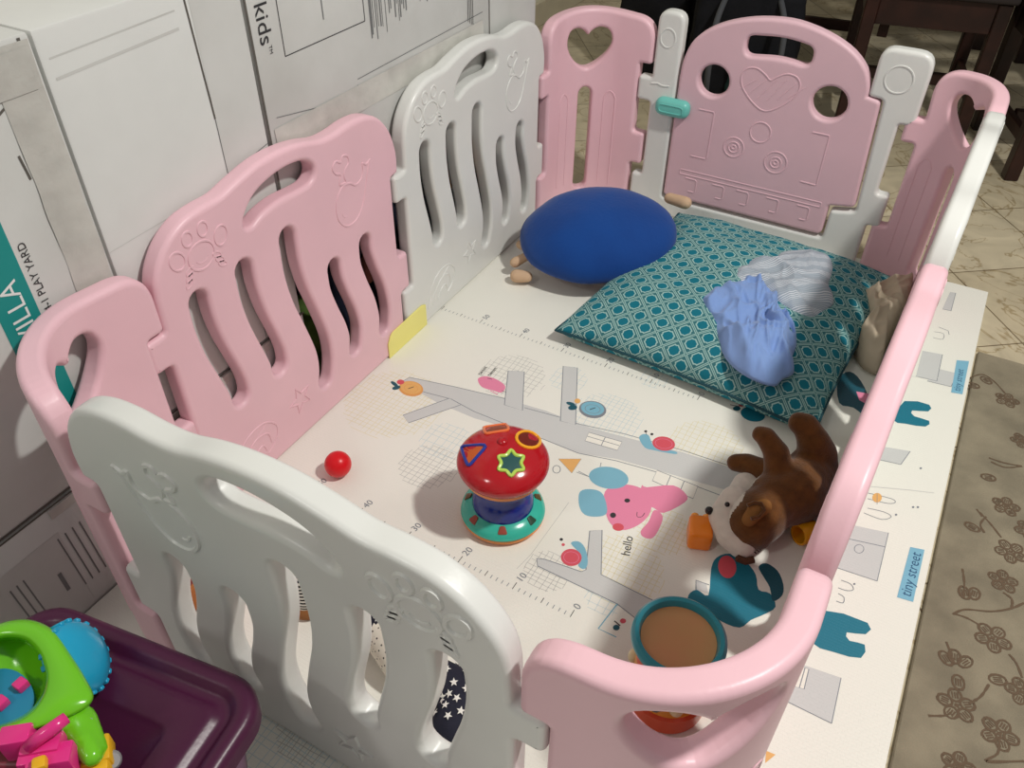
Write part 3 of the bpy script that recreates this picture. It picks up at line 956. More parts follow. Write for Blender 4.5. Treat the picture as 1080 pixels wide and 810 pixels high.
def draw_B(bm, x):
    line_x(bm, x, (-.375, .722), (-.19, .728), .0035, 6); line_x(bm, x, (-.375, .745), (-.19, .75), .002, 6)
    quad_x(bm, x, -.165, -.078, .2155, .775, 6)
    line_x(bm, x + .0002, (-.172, .775), (-.166, .60), .0028, 5)
    line_x(bm, x + .0002, (-.166, .60), (-.165, .2155), .0012, 2)
    line_x(bm, x + .0003, (-.165, .515), (-.078, .53), .0014, 2)
    line_x(bm, x + .0003, (-.165, .487), (-.1, .50), .003, 0)
    line_x(bm, x + .0003, (-.386, .50), (-.17, .505), .001, 6)
r = carton(-.386, -.076, .2135, .778, 'plain white carton between the teal-banded carton and the barcoded carton', draw_B)
def draw_C(bm, x):
    line_x(bm, x + .0002, (-.0705, .382), (-.0705, 1.1), .004, 5)
    text_faces(bm, 'the kids', (x + .0005, -.055, .666), (0, 0, -1), (0, 1, 0), .037, 3, 'RIGHT')
    text_faces(bm, 'TM', (x + .0005, -.040, .664), (0, 0, -1), (0, 1, 0), .009, 3)
    for a, b in (((-.01, 1.0), (-.01, .640)), ((-.01, .640), (.185, .640)), ((.185, .640), (.185, 1.0))): line_x(bm, x + .0003, a, b, .0014, 3)
    line_x(bm, x + .0003, (.085, .72), (.085, .668), .0022, 2); line_x(bm, x + .0003, (.10, .75), (.10, .705), .0014, 2); line_x(bm, x + .0003, (.08, .75), (.08, .70), .0014, 2)
    rnd = random.Random(3)
    y = .20
    while y < .385:
        if int((y - .2) / .035) % 2 == 0 or rnd.random() < .6:
            line_x(bm, x + .0003, (y, .77), (y, .60 + rnd.random() * .035 + (y - .2) * .15), rnd.choice((.0014, .0022, .003)), 2)
        y += rnd.choice((.0035, .005, .007))
    for k in range(4): line_x(bm, x + .0003, (.505 + .006 * k, .60), (.505 + .006 * k, .555 - .004 * k), .0016, 3)
    line_x(bm, x + .0002, (-.07, .50), (.15, .545), .0016, 2); line_x(bm, x + .0002, (.15, .555), (.56, .56), .0014, 2); line_x(bm, x + .0002, (-.05, .56), (.12, .53), .0012, 2)
r = carton(-.073, .588, .380, 1.1, 'grey-white carton lettered kids with barcode stripes, resting on the black bags', draw_C, 6)
tape(r, [(-.06, .56, .50, .545, 0)])
def draw_D(bm, x):
    line_x(bm, x + .0002, (.594, .382), (.594, 1.1), .003, 5)
r = carton(.592, .80, .380, 1.1, 'narrow plain carton edge behind the white panel, beside the cream wall', draw_D, 6, xf=CX - .004)

BLK = mat('black bag cloth', (24, 25, 30), .8, 18, .3, .6, 60, spec=.2)
NAVY = mat('dark navy bag cloth', (30, 34, 52), .85, 18, .3, .6, 60, spec=.2)
GRN = mat('green fleece', (84, 108, 52), .9, 30, .35, .6, 90, spec=.1)
def soft_box(name, c, s, m, label, cat, parent=None, amp=.006, seed=0, freq=14):
    bm = bmesh.new()
    bmesh.ops.create_cube(bm, size=1)
    bmesh.ops.subdivide_edges(bm, edges=bm.edges[:], cuts=14, use_grid_fill=True)
    for v in bm.verts:
        p = v.co * 2
        q = Vector((p.x * math.sqrt(max(0, 1 - p.y ** 2 / 2 - p.z ** 2 / 2 + (p.y * p.z) ** 2 / 3)), p.y * math.sqrt(max(0, 1 - p.x ** 2 / 2 - p.z ** 2 / 2 + (p.x * p.z) ** 2 / 3)), p.z * math.sqrt(max(0, 1 - p.x ** 2 / 2 - p.y ** 2 / 2 + (p.x * p.y) ** 2 / 3))))
        q = p * .72 + q * .28
        w = noise.noise(q * freq * .15 + Vector((seed, 0, 0))) + .5 * noise.noise(q * freq * .4 + Vector((0, seed, 0)))
        v.co = Vector((q.x * s[0] / 2, q.y * s[1] / 2, q.z * s[2] / 2)) * (1 + .02 * w) + q.normalized() * amp * w
        v.co.z += s[2] / 2
    o = obj(name, bm, m, None, smooth='all', loc=c)
    return tag(o, label, cat) if label else o
soft_box('cloth_bag', (-.70, .180, FZ), (.27, .22, .37), NAVY, 'dark navy bag behind the pink slotted panel, between carton and black bag', 'bag', seed=2)
soft_box('cloth_bag', (-.70, .51, FZ), (.26, .40, .37), BLK, 'black bag behind the white slotted panel on the left side', 'bag', seed=5)
g = blob('fleece_ball', [((0, 0, 0), .056, (0, .0, .07), .052)], GRN, voxel=.006)
g.location = (-.588, -.006, .060); tag(g, 'green fleece ball wedged between carton and navy bag, seen through the pink slots', 'ball')
o = blob('soft_toy', [((0, 0, 0), .02, (0, 0, .05), .017)], mat('orange plush', (214, 140, 60), .9), voxel=.004)
o.location = (-.549, .46, .23); 
tag(o, 'small orange soft toy tucked behind the white slotted panel', 'soft toy')
o = blob('soft_toy', [((0, 0, 0), .016, (0, .012, .03), .018)], mat('brown pink plush', (150, 100, 84), .9), voxel=.004)
o.location = (-.549, .14, .16)
tag(o, 'small brown soft toy seen through the last slot of the pink panel', 'soft toy')

# yellow card
bm = plate([roundpoly([(0, 0, .001), (.138, 0, .001), (.138, .052, .001), (.125, .058, .006), (.012, .056, .02), (0, .035, .01)], 4)], .0024, .0008, 1)
o = obj('yellow_card', bm, mat('pale yellow card', (244, 236, 140), .55), loc=(-.4852, .103, .0003), rz=H90)
tag(o, 'pale yellow card at the foot of the left fence where pink meets white', 'card')

# ================================================================== CUSHIONS
def nd(nt, op, a, b=None, c=None):
    n = nt.nodes.new('ShaderNodeMath'); n.operation = op
    for i, q in enumerate((a, b, c)):
        if q is None: continue
        if isinstance(q, (int, float)): n.inputs[i].default_value = q
        else: nt.links.new(q, n.inputs[i])
    return n.outputs[0]
def trellis():
    m = bpy.data.materials.new('teal trellis fabric'); m.use_nodes = True
    nt = m.node_tree; b = nt.nodes['Principled BSDF']
    tc = nt.nodes.new('ShaderNodeTexCoord'); mp = nt.nodes.new('ShaderNodeMapping')
    mp.inputs['Rotation'].default_value = (0, 0, math.radians(45)); mp.inputs['Scale'].default_value = (1 / .0355,) * 3
    nt.links.new(tc.outputs['UV'], mp.inputs[0])
    sp = nt.nodes.new('ShaderNodeSeparateXYZ'); nt.links.new(mp.outputs[0], sp.inputs[0])
    x = nd(nt, 'ABSOLUTE', nd(nt, 'SUBTRACT', nd(nt, 'FRACT', nd(nt, 'ADD', sp.outputs[0], 40.5)), .5))
    y = nd(nt, 'ABSOLUTE', nd(nt, 'SUBTRACT', nd(nt, 'FRACT', nd(nt, 'ADD', sp.outputs[1], 40.5)), .5))
    def circ(cx, cy, r):
        dx = nd(nt, 'SUBTRACT', x, cx); dy = nd(nt, 'SUBTRACT', y, cy)
        return nd(nt, 'SUBTRACT', nd(nt, 'SQRT', nd(nt, 'ADD', nd(nt, 'MULTIPLY', dx, dx), nd(nt, 'MULTIPLY', dy, dy))), r)
    sq = nd(nt, 'SUBTRACT', nd(nt, 'MAXIMUM', x, y), .315)
    d = nd(nt, 'MAXIMUM', sq, nd(nt, 'MULTIPLY', circ(.335, .335, .15), -1.0))
    l1 = nd(nt, 'LESS_THAN', nd(nt, 'ABSOLUTE', d), .034)
    inside = nd(nt, 'LESS_THAN', d, -.005)
    mx_ = nd(nt, 'MAXIMUM', x, y); mn_ = nd(nt, 'MINIMUM', x, y)
    l2 = nd(nt, 'LESS_THAN', nd(nt, 'ABSOLUTE', nd(nt, 'SUBTRACT', mx_, .455)), .024)
    l3 = nd(nt, 'MULTIPLY', nd(nt, 'LESS_THAN', nd(nt, 'ABSOLUTE', nd(nt, 'SUBTRACT', nd(nt, 'ADD', x, y), .72)), .022), nd(nt, 'LESS_THAN', mx_, .455))
    ln = nd(nt, 'MAXIMUM', l1, l2)
    def mix(f, a, c):
        q = nt.nodes.new('ShaderNodeMix'); q.data_type = 'RGBA'
        nt.links.new(f, q.inputs[0])
        for k, w in ((6, a), (7, c)):
            if isinstance(w, tuple): q.inputs[k].default_value = tuple(lin(t) for t in w) + (1,)
            else: nt.links.new(w, q.inputs[k])
        return q.outputs[2]
    base = mix(inside, (60, 112, 118), (24, 112, 130))
    nt.links.new(mix(ln, base, (158, 194, 188)), b.inputs['Base Color'])
    b.inputs['Roughness'].default_value = .85; b.inputs['Specular IOR Level'].default_value = .15
    n2 = nt.nodes.new('ShaderNodeTexNoise'); n2.inputs['Scale'].default_value = 600
    bp = nt.nodes.new('ShaderNodeBump'); bp.inputs['Strength'].default_value = .2; bp.inputs['Distance'].default_value = .001
    nt.links.new(n2.outputs[0], bp.inputs['Height']); nt.links.new(bp.outputs[0], b.inputs['Normal'])
    return m
cush = empty('floor_cushion', (.084, .604, .0005), 'large square teal trellis-patterned floor cushion on the mat in front of the gate', 'cushion', rz=math.radians(-4.5))
bm = bmesh.new()
N = 44
HX, HY = .276, .302
def cedge(u, v):
    k = 1 - .045 * (1 - (abs(u)) ** 2) * 0
    x = u * HX * (1 - .05 * (1 - v * v) * 0 - .04 * (1 - abs(v)) * 0)
    px = HX * u * (1 - .035 * (1 - u * u) * 0)
    # sides bow in a little between the corners
    return Vector((HX * u * (1 - .045 * (1 - v * v) * abs(u) ** 3), HY * v * (1 - .045 * (1 - u * u) * abs(v) ** 3), 0))
SEAMZ = .030
def ctop(u, v):
    e = (1 - abs(u) ** 2.6) * (1 - abs(v) ** 2.6)
    w = noise.noise(Vector((u * 2.4, v * 2.4, 7))) * .010 + noise.noise(Vector((u * 7, v * 7, 2))) * .0035
    ed = min(1 - abs(u), 1 - abs(v))
    return SEAMZ + .082 * max(e, 0) ** .42 * (1 - .12 * (u * u + v * v)) + w * min(1, ed * 5)
def cbot(u, v):
    e = (1 - abs(u) ** 4) * (1 - abs(v) ** 4)
    return max(0, SEAMZ * (1 - max(e, 0) ** .35 * 1.3))
top = [[None] * (N + 1) for _ in range(N + 1)]; bot = [[None] * (N + 1) for _ in range(N + 1)]
def sp_(t): return math.sin(t * math.pi / 2) * .6 + t * .4
for i in range(N + 1):
    for j in range(N + 1):
        u, v = sp_(-1 + 2 * i / N), sp_(-1 + 2 * j / N)
        p = cedge(u, v)
        e = i in (0, N) or j in (0, N)
        top[i][j] = bm.verts.new((p.x, p.y, ctop(u, v)))
        bot[i][j] = top[i][j] if e else bm.verts.new((p.x, p.y, cbot(u, v)))
for i in range(N):
    for j in range(N):
        bm.faces.new((top[i][j], top[i + 1][j], top[i + 1][j + 1], top[i][j + 1]))
        bm.faces.new((bot[i][j], bot[i][j + 1], bot[i + 1][j + 1], bot[i + 1][j]))
uvl = bm.loops.layers.uv.new('cloth')
ax_, ay_ = {}, {}
for j in range(N + 1):
    acc = 0; row = [0]
    for i in range(N): acc += (top[i + 1][j].co - top[i][j].co).length; row.append(acc)
    for i in range(N + 1): ax_[(i, j)] = row[i] - row[N // 2]
for i in range(N + 1):
    acc = 0; row = [0]
    for j in range(N): acc += (top[i][j + 1].co - top[i][j].co).length; row.append(acc)
    for j in range(N + 1): ay_[(i, j)] = row[j] - row[N // 2]
vuv = {}
for i in range(N + 1):
    for j in range(N + 1):
        vuv[top[i][j]] = (ax_[(i, j)], ay_[(i, j)])
        if bot[i][j] is not top[i][j]: vuv[bot[i][j]] = (ax_[(i, j)], ay_[(i, j)])
for f in bm.faces:
    for l in f.loops: l[uvl].uv = vuv[l.vert]
per = [top[i][0].co.copy() for i in range(N)] + [top[N][j].co.copy() for j in range(N)] + [top[i][N].co.copy() for i in range(N, 0, -1)] + [top[0][j].co.copy() for j in range(N, 0, -1)]
obj('cushion_cover', bm, trellis(), cush, smooth='all')
bm = bmesh.new(); tube(bm, per, .0032, 6, True)
obj('piping', bm, mat('dark teal piping', (14, 66, 76), .8), cush, smooth='all')

# turtle pillow
BLU = mat('royal blue velour', (8, 66, 140), .8, 8, .1, .35, 120, spec=.2, sheen=.2, rgb2=(8, 58, 128))
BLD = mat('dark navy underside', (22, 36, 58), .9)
TAN = mat('tan fleece', (202, 172, 142), .9, spec=.1)
tc_ = at(630, 251, .088)
tur = empty('turtle_pillow', (tc_.x, tc_.y, 0.0), 'round royal blue turtle pillow with tan feet leaning on the teal cushion', 'pillow', rz=math.radians(27))
bm = bmesh.new()
lathe(bm, [(0, -.045)] + [(math.sin(math.pi * k / 24) , -.045 * 1 * math.cos(math.pi * k / 24) if k < 12 else -.078 * math.cos(math.pi * k / 24)) for k in range(1, 24)] + [(0, .078)], 56, sx=.180, sy=.142)
for v in bm.verts:
    w = noise.noise(v.co * 12) * .004 + noise.noise(v.co * 30) * .0012
    v.co += v.co.normalized() * w
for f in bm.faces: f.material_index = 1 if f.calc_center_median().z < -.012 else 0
Mt = Matrix.Translation((0, 0, .092)) @ Matrix.Rotation(math.radians(14), 4, 'X') @ Matrix.Rotation(math.radians(-5), 4, 'Y')
bmesh.ops.transform(bm, matrix=Mt, verts=bm.verts[:])
obj('shell', bm, [BLU, BLD], tur, smooth='all')
iv = (Matrix.Translation(tur.location) @ Matrix.Rotation(math.radians(27), 4, 'Z')).inverted()
def tl(px, py, z): return iv @ at(px, py, z)
a, b = tl(545, 291, .020), tl(543, 277, .036)
blob('foot', [(a, .017, tl(556, 292, .022), .014), (b, .013, tl(556, 270, .05), .011)], TAN, tur, voxel=.004)
a, b = tl(723, 214, .125), tl(706, 209, .12)
blob('foot', [(a, .016, b, .014)], TAN, tur, voxel=.004)
blob('foot', [(tl(549, 258, .05), .012, tl(560, 262, .06), .012)], TAN, tur, voxel=.004)

# crumpled clothes
def crumple(name, px, z0, hgt, m, label, cat, seed, folds=9.0, fdir=0.6, amp=.010, lobes=None, rot_tex=None):
    P = [at(x, y, z0) for x, y in px]
    P = [Vector(q) for q in catmull([tuple(q) for q in P], 8)]
    c = sum(P, Vector()) / len(P)
    bm = bmesh.new()
    R = 46
    rings = []
    cv = bm.verts.new(c)
    ca, sa = math.cos(fdir), math.sin(fdir)
    for k in range(1, R + 1):
        t = k / R
        ring = []
        for q in P:
            p = c.lerp(q, t)
            ring.append(bm.verts.new(p))
        rings.append(ring)
    n = len(P)
    for i in range(n): bm.faces.new((cv, rings[0][i], rings[0][(i + 1) % n]))
    for A, B in zip(rings, rings[1:]):
        for i in range(n): bm.faces.new((A[i], B[i], B[(i + 1) % n], A[(i + 1) % n]))
    def rid(x, y, z): return (1 - min(1, abs(noise.noise(Vector((x, y, z)))) * 2.6)) ** 2
    def h(p, t):
        d = p - c
        wx = noise.noise(Vector((d.x * 10 + seed, d.y * 10, 0))) * .030
        wy = noise.noise(Vector((d.x * 10, d.y * 10 + seed, 5))) * .030
        u = (d.x + wx) * ca + (d.y + wy) * sa
        v = -(d.x + wx) * sa + (d.y + wy) * ca
        f1 = rid(u * 5 + seed, v * folds * 4, 1)
        f2 = rid(u * 9 - seed, v * folds * 6, 4)
        f3 = rid(v * 6 + seed, u * 15, 8)
        g = 1.0 * f1 + .6 * f2 + .5 * f3 + .28 * rid(u * 16, v * folds * 11, 6)
        if lobes:
            for (lx, ly, k, w) in lobes:
                q = at(lx, ly, z0) - p; r_ = math.hypot(q.x, q.y)
                g += w * math.exp(-(r_ / .035) ** 2) * (math.sin(r_ * k + math.atan2(q.y, q.x)) - .3)
        prof = (1 - t ** 4) ** .6
        dome = hgt * prof * (1 + .35 * noise.noise(Vector((d.x * 12, d.y * 12, seed))))
        return dome + amp * (1 - t ** 10) * (g - .5)
    cv.co.z = z0 + h(c, 0)
    for k, ring in enumerate(rings):
        t = (k + 1) / R
        for v in ring:
            v.co.z = z0 + h(v.co, t) - (.006 * t ** 8)
    # closed underside
    bm.faces.new([v for v in reversed(rings[-1])])
    L = Vector((c.x, c.y, z0))
    for v in bm.verts: v.co -= L
    o = obj(name, bm, m, None, smooth='all', loc=L)
    return tag(o, label, cat)
def k5(P): return [(700 + x / 4.265, 230 + y / 4.265) for x, y in P]
def stripes():
    m = mat('grey striped shirting', (150, 160, 172), .85, bump=.2, bump_scale=700, spec=.1)
    nt = m.node_tree; b = nt.nodes['Principled BSDF']
    tc = nt.nodes.new('ShaderNodeTexCoord'); mp = nt.nodes.new('ShaderNodeMapping'); mp.inputs['Rotation'].default_value = (0, 0, math.radians(-38))
    nt.links.new(tc.outputs['Object'], mp.inputs[0])
    # wavy warp so the stripes follow the crumples
    n = nt.nodes.new('ShaderNodeTexNoise'); n.inputs['Scale'].default_value = 9; nt.links.new(tc.outputs['Object'], n.inputs[0])
    sp = nt.nodes.new('ShaderNodeSeparateXYZ'); nt.links.new(mp.outputs[0], sp.inputs[0])
    y = nd(nt, 'ADD', sp.outputs[1], nd(nt, 'MULTIPLY', n.outputs[0], .035))
    s1 = nd(nt, 'GREATER_THAN', nd(nt, 'SINE', nd(nt, 'MULTIPLY', y, 1500)), .15)
    s2 = nd(nt, 'GREATER_THAN', nd(nt, 'SINE', nd(nt, 'MULTIPLY', y, 170)), -.1)
    f = nd(nt, 'MULTIPLY', s1, nd(nt, 'ADD', nd(nt, 'MULTIPLY', s2, .6), .25))
    q = nt.nodes.new('ShaderNodeMix'); q.data_type = 'RGBA'; nt.links.new(f, q.inputs[0])
    q.inputs[6].default_value = (lin(150), lin(162), lin(174), 1); q.inputs[7].default_value = (lin(214), lin(218), lin(224), 1)
    nt.links.new(q.outputs[2], b.inputs['Base Color'])
    return m
crumple('shirt', k5([(275, 270), (330, 228), (420, 190), (480, 180), (540, 145), (650, 142), (740, 165), (765, 230), (752, 310), (768, 375), (730, 410), (670, 455), (590, 450), (500, 400), (430, 345), (330, 320), (280, 295)]), .096, .022, stripes(), 'crumpled grey striped shirt on the teal cushion, behind the light blue shirt', 'shirt', 3.3, 2.2, 2.3, .011)
crumple('shirt', k5([(155, 375), (200, 332), (290, 305), (340, 288), (390, 272), (440, 290), (490, 335), (540, 400), (585, 480), (603, 560), (580, 620), (588, 685), (540, 715), (500, 745), (420, 725), (340, 680), (280, 620), (240, 530), (205, 450), (165, 405)]), .094, .024, mat('light blue jersey', (128, 158, 212), .8, bump=.25, bump_scale=900, spec=.15, sheen=.2), 'crumpled light blue shirt lying on the teal cushion, nearest the cushion edge', 'shirt', 1.7, 4.5, -1.25, .020, [(821, 349, 330, .9), (800, 300, 260, .6)])
def k6(P): return [(840 + x / 4.5, 280 + y / 4.5) for x, y in P]
crumple('shirt', k6([(262, 205), (300, 150), (380, 125), (430, 100), (490, 105), (535, 110), (535, 160), (515, 230), (480, 300), (440, 370), (410, 430), (385, 505), (310, 470), (272, 400), (272, 370), (320, 345), (290, 270)]), .012, .055, mat('beige cotton', (200, 186, 164), .85, bump=.25, bump_scale=900, spec=.1), 'crumpled beige shirt squeezed between the teal cushion and the right fence', 'shirt', 5.1, 3.0, 1.0, .018)

# ================================================================== MUSHROOM SHAPE SORTER
RED = mat('glossy red plastic', (178, 18, 30), .16, spec=.6)
ORC = mat('orange plastic rim', (232, 150, 84), .3); TQ = mat('turquoise plastic', (54, 186, 164), .2, spec=.6); NVB = mat('glossy navy blue plastic', (16, 40, 128), .15, spec=.6)
YEL = mat('yellow orange plastic', (250, 176, 40), .25); LIM = mat('lime plastic', (186, 220, 96), .25); DBL = mat('deep blue plastic', (36, 58, 150), .25); DRK = mat('dark hollow interior', (70, 24, 14), .5)
COR = mat('coral plastic', (236, 122, 70), .25)
tb = at(530.5, 543, 0)
toy = empty('shape_sorter', (tb.x, tb.y, .0006), 'red mushroom-shaped sorter toy with turquoise base standing on the mat', 'toy')
bm = bmesh.new(); lathe(bm, [(0, 0), (.058, 0), (.066, .003), (.069, .008), (.068, .012), (.0, .012)], 64); obj('base_rim', bm, ORC, toy)
bm = bmesh.new(); lathe(bm, [(0, .0115), (.067, .0115), (.0705, .016), (.069, .022), (.062, .029), (.052, .034), (.044, .036), (0, .036)], 64)
obj('base', bm, TQ, toy)
FRM = [mat('brown red token', (150, 70, 54), .3), mat('dark green token', (34, 70, 52), .3), mat('olive token', (92, 74, 34), .3)]
for k in range(7):
    a = math.radians(-90 + 29 + k * 360 / 7)
    bm = plate([roundpoly([(-.0085, -.006, .003), (.0085, -.006, .003), (.004, .008, .003), (-.004, .008, .003)], 3)], .003, .001, 2)
    Mx = Matrix.Rotation(a - math.pi / 2, 4, 'Z') @ Matrix.Translation((0, .0595, .0305)) @ Matrix.Rotation(math.radians(-38), 4, 'X') @ Matrix.Rotation(math.radians(-90), 4, 'X')
    Mx = Matrix.Rotation(a + math.pi / 2, 4, 'Z') @ Matrix.Translation((0, -.0600, .0300)) @ Matrix.Rotation(math.radians(-52), 4, 'X')
    bmesh.ops.transform(bm, matrix=Mx, verts=bm.verts[:]); o = obj('token', bm, FRM[k % 3], toy)
bm = bmesh.new(); lathe(bm, [(0, .034), (.051, .034), (.050, .046), (.045, .058), (.041, .068), (.041, .080), (.046, .092), (.049, .098), (0, .098)], 56); obj('neck', bm, NVB, toy)
bm = bmesh.new(); lathe(bm, [(0, .095), (.052, .096), (.060, .100), (.064, .105), (.0635, .110), (0, .110)], 64); obj('cap_rim', bm, ORC, toy)
CRX, CRZ, CCZ = .0740, .0355, .1290
capz = [(0, .1097)] + [(CRX * math.cos(a), CCZ + CRZ * math.sin(a)) for a in [math.radians(-33 + 123 * k / 20) for k in range(21)]]
capz[-1] = (0, CCZ + CRZ)
bm = bmesh.new(); lathe(bm, capz, 64); cap_o = obj('cap', bm, RED, toy, smooth='all')
sb = cap_o.modifiers.new('round', 'SUBSURF'); sb.levels = 1; sb.render_levels = 1
def cap_at(px, py):
    # point of the cap's ellipsoid met by this line of sight
    d = FW + RT * (px - 540) / F_PX - UP * (py - 405) / F_PX
    o_ = Vector(C_POS) - toy.location - Vector((0, 0, CCZ))
    S = lambda w: Vector((w.x / CRX, w.y / CRX, w.z / CRZ))
    a, b = S(o_), S(d)
    A, B, C = b.dot(b), 2 * a.dot(b), a.dot(a) - 1
    D = B * B - 4 * A * C
    t = (-B - math.sqrt(max(D, 0))) / (2 * A)
    q = S(o_ + d * t).normalized()
    return Vector((q.x * CRX, q.y * CRX, q.z * CRZ + CCZ))
def cap_nrm(p):
    return Vector((p.x / CRX ** 2, p.y / CRX ** 2, (p.z - CCZ) / CRZ ** 2)).normalized()
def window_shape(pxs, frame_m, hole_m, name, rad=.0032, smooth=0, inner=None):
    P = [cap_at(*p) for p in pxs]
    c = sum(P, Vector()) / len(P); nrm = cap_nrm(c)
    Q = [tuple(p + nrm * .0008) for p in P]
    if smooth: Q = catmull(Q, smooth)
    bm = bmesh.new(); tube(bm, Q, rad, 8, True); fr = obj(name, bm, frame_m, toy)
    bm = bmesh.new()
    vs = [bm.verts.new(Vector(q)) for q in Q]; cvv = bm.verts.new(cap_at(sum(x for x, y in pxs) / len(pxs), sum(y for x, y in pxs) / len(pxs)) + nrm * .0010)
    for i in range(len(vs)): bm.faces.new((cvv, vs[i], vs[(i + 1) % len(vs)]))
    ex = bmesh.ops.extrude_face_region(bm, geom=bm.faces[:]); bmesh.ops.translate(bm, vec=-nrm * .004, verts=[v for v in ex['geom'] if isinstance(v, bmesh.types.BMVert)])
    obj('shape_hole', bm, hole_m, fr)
def rp(P, r=2.5): return roundpoly([(x, y, r) for x, y in P], 3)
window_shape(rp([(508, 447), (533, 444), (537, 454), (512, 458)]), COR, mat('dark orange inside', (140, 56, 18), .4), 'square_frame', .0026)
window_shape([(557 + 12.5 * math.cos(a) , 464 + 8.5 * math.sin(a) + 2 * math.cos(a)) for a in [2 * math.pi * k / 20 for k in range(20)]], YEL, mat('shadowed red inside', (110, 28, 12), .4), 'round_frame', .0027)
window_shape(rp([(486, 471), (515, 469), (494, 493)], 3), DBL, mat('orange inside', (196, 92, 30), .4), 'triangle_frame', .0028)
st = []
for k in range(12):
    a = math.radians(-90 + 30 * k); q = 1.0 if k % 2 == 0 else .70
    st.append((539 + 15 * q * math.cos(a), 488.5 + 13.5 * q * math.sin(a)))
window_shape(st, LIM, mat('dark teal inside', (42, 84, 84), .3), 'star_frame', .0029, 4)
bm = bmesh.new(); kp = cap_at(530, 466); lathe(bm, [(.0, -.004), (.0085, -.004), (.008, .002), (.005, .005), (0, .0058)], 20, c=tuple(kp)); obj('knob', bm, RED, toy)
# ball
bc = at(356.5, 490, .0235)
bm = bmesh.new(); bmesh.ops.create_uvsphere(bm, u_segments=40, v_segments=24, radius=.0235)
tag(obj('ball', bm, mat('red ball plastic', (220, 18, 30), .32, spec=.4), smooth='all', loc=(bc.x, bc.y, .0245)), 'small red ball on the mat near the left fence', 'ball')

# ================================================================== PLUSH DOG
BR = mat('brown plush', (104, 66, 32), .95, 60, .2, .5, 260, spec=.08, sheen=.3); WP = mat('white plush', (214, 206, 194), .95, 60, .06, .4, 260, spec=.08, sheen=.3); LB_ = mat('light brown plush', (132, 92, 52), .95, bump=.4, bump_scale=260, spec=.08)
BLKP = mat('black plastic nose', (18, 16, 16), .25)
dc = at(845, 520, 0)
dog = empty('plush_dog', (dc.x, dc.y, 0.0006), 'brown and white plush dog lying on its side with legs up, by the right fence', 'plush toy')
def dq(px, py, z): return at(px, py, z) - dog.location
caps = [
    (dq(858, 492, .060), .042, dq(838, 520, .062), .052), (dq(838, 520, .062), .052, dq(818, 528, .060), .048),
    (dq(862, 480, .085), .034, dq(858, 466, .115), .028), (dq(858, 466, .115), .027, dq(850, 449, .135), .022), (dq(850, 449, .135), .022, dq(843, 446, .138), .0195),
    (dq(822, 500, .085), .026, dq(819, 478, .115), .022), (dq(819, 478, .115), .021, dq(808, 461, .132), .0175), (dq(808, 461, .132), .0175, dq(802, 458, .132), .015),
    (dq(812, 500, .050), .024, dq(788, 489, .045), .019), (dq(788, 489, .045), .019, dq(776, 488, .040), .0165),
    (dq(864, 502, .042), .034, dq(860, 515, .036), .032),
    (dq(818, 530, .060), .042, dq(800, 545, .058), .046), (dq(800, 545, .058), .046, dq(793, 552, .055), .044),
]
body = blob('body', caps, [BR, WP], dog, voxel=.0045, smooth_it=5,
            mi_fn=lambda c: 1 if ((c - dq(786, 512, .055)).length < .034 or (c - dq(772, 540, .05)).length < .040) else 0)
blob('muzzle', [(dq(775, 528, .062), .026, dq(763, 545, .052), .025), (dq(763, 545, .052), .025, dq(770, 564, .040), .024), (dq(770, 564, .040), .024, dq(782, 574, .034), .024), (dq(786, 512, .055), .023, dq(778, 530, .055), .026)], WP, dog, voxel=.004)
bm = bmesh.new(); bmesh.ops.create_uvsphere(bm, u_segments=16, v_segments=10, radius=.0068, matrix=Matrix.Translation(dq(748, 538.5, .062))); obj('nose', bm, BLKP, dog, smooth='all')
bm = bmesh.new(); bmesh.ops.create_uvsphere(bm, u_segments=12, v_segments=8, radius=.0042, matrix=Matrix.Translation(dq(767, 532, .087))); obj('eye', bm, BLKP, dog, smooth='all')
e = blob('ear', [(dq(796, 540, .100), .014, dq(806, 534, .098), .013), (dq(796, 540, .100), .013, dq(790, 548, .095), .012)], LB_, dog, voxel=.003)
bm = bmesh.new(); tube(bm, [dq(788, 533, .112), dq(795, 530, .1155), dq(803, 531, .115), dq(806, 538, .112), dq(800, 545, .110), dq(792, 547, .108)], .0028, 6); obj('ear_seam', bm, BR, e)
tube_bm = bmesh.new(); tube(tube_bm, [dq(777, 588, .03), dq(786, 592, .026), dq(795, 590, .028)], .006, 8); obj('mouth', tube_bm, mat('dark brown plush', (78, 46, 26), .95), dog)
# toy blocks
ob = at(738, 562, .02)
OB = mat('orange block plastic', (240, 134, 26), .28, spec=.5, sss=.1)
blk = empty('toy_block', (ob.x, ob.y, .0008), 'orange toy block lying at the plush dog nose', 'toy block', rz=.35)
bm = bmesh.new(); box(bm, -.019, .019, -.023, .023, 0, .040, .007, 3); obj('block_body', bm, OB, blk)
bm = bmesh.new()
for sx in (-1, 1):
    for sz in (-1, 1): lathe(bm, [(0, 0), (.006, 0), (.006, .006), (.0045, .0075), (0, .0075)], 16, M=Matrix.Translation((sx * .009 - 0, .022, .020 + sz * .009)) @ Matrix.Rotation(math.radians(-90), 4, 'X'))
obj('stud', bm, mat('translucent orange studs', (244, 160, 60), .25), blk)
yc = at(851, 562, .018)
bm = bmesh.new(); lathe(bm, [(0, -.015), (.0165, -.015), (.018, -.012), (.018, .017), (.0175, .018), (.0145, .018), (.0140, .015), (.0140, -.010), (0, -.011)], 36)
o = obj('toy_cup', bm, mat('amber yellow plastic', (230, 160, 24), .22, spec=.6), loc=(yc.x, yc.y, .0195))
o.rotation_euler = (math.radians(84), 0, math.radians(-38)); tag(o, 'small amber yellow cup lying under the right fence beside the plush dog', 'toy cup')

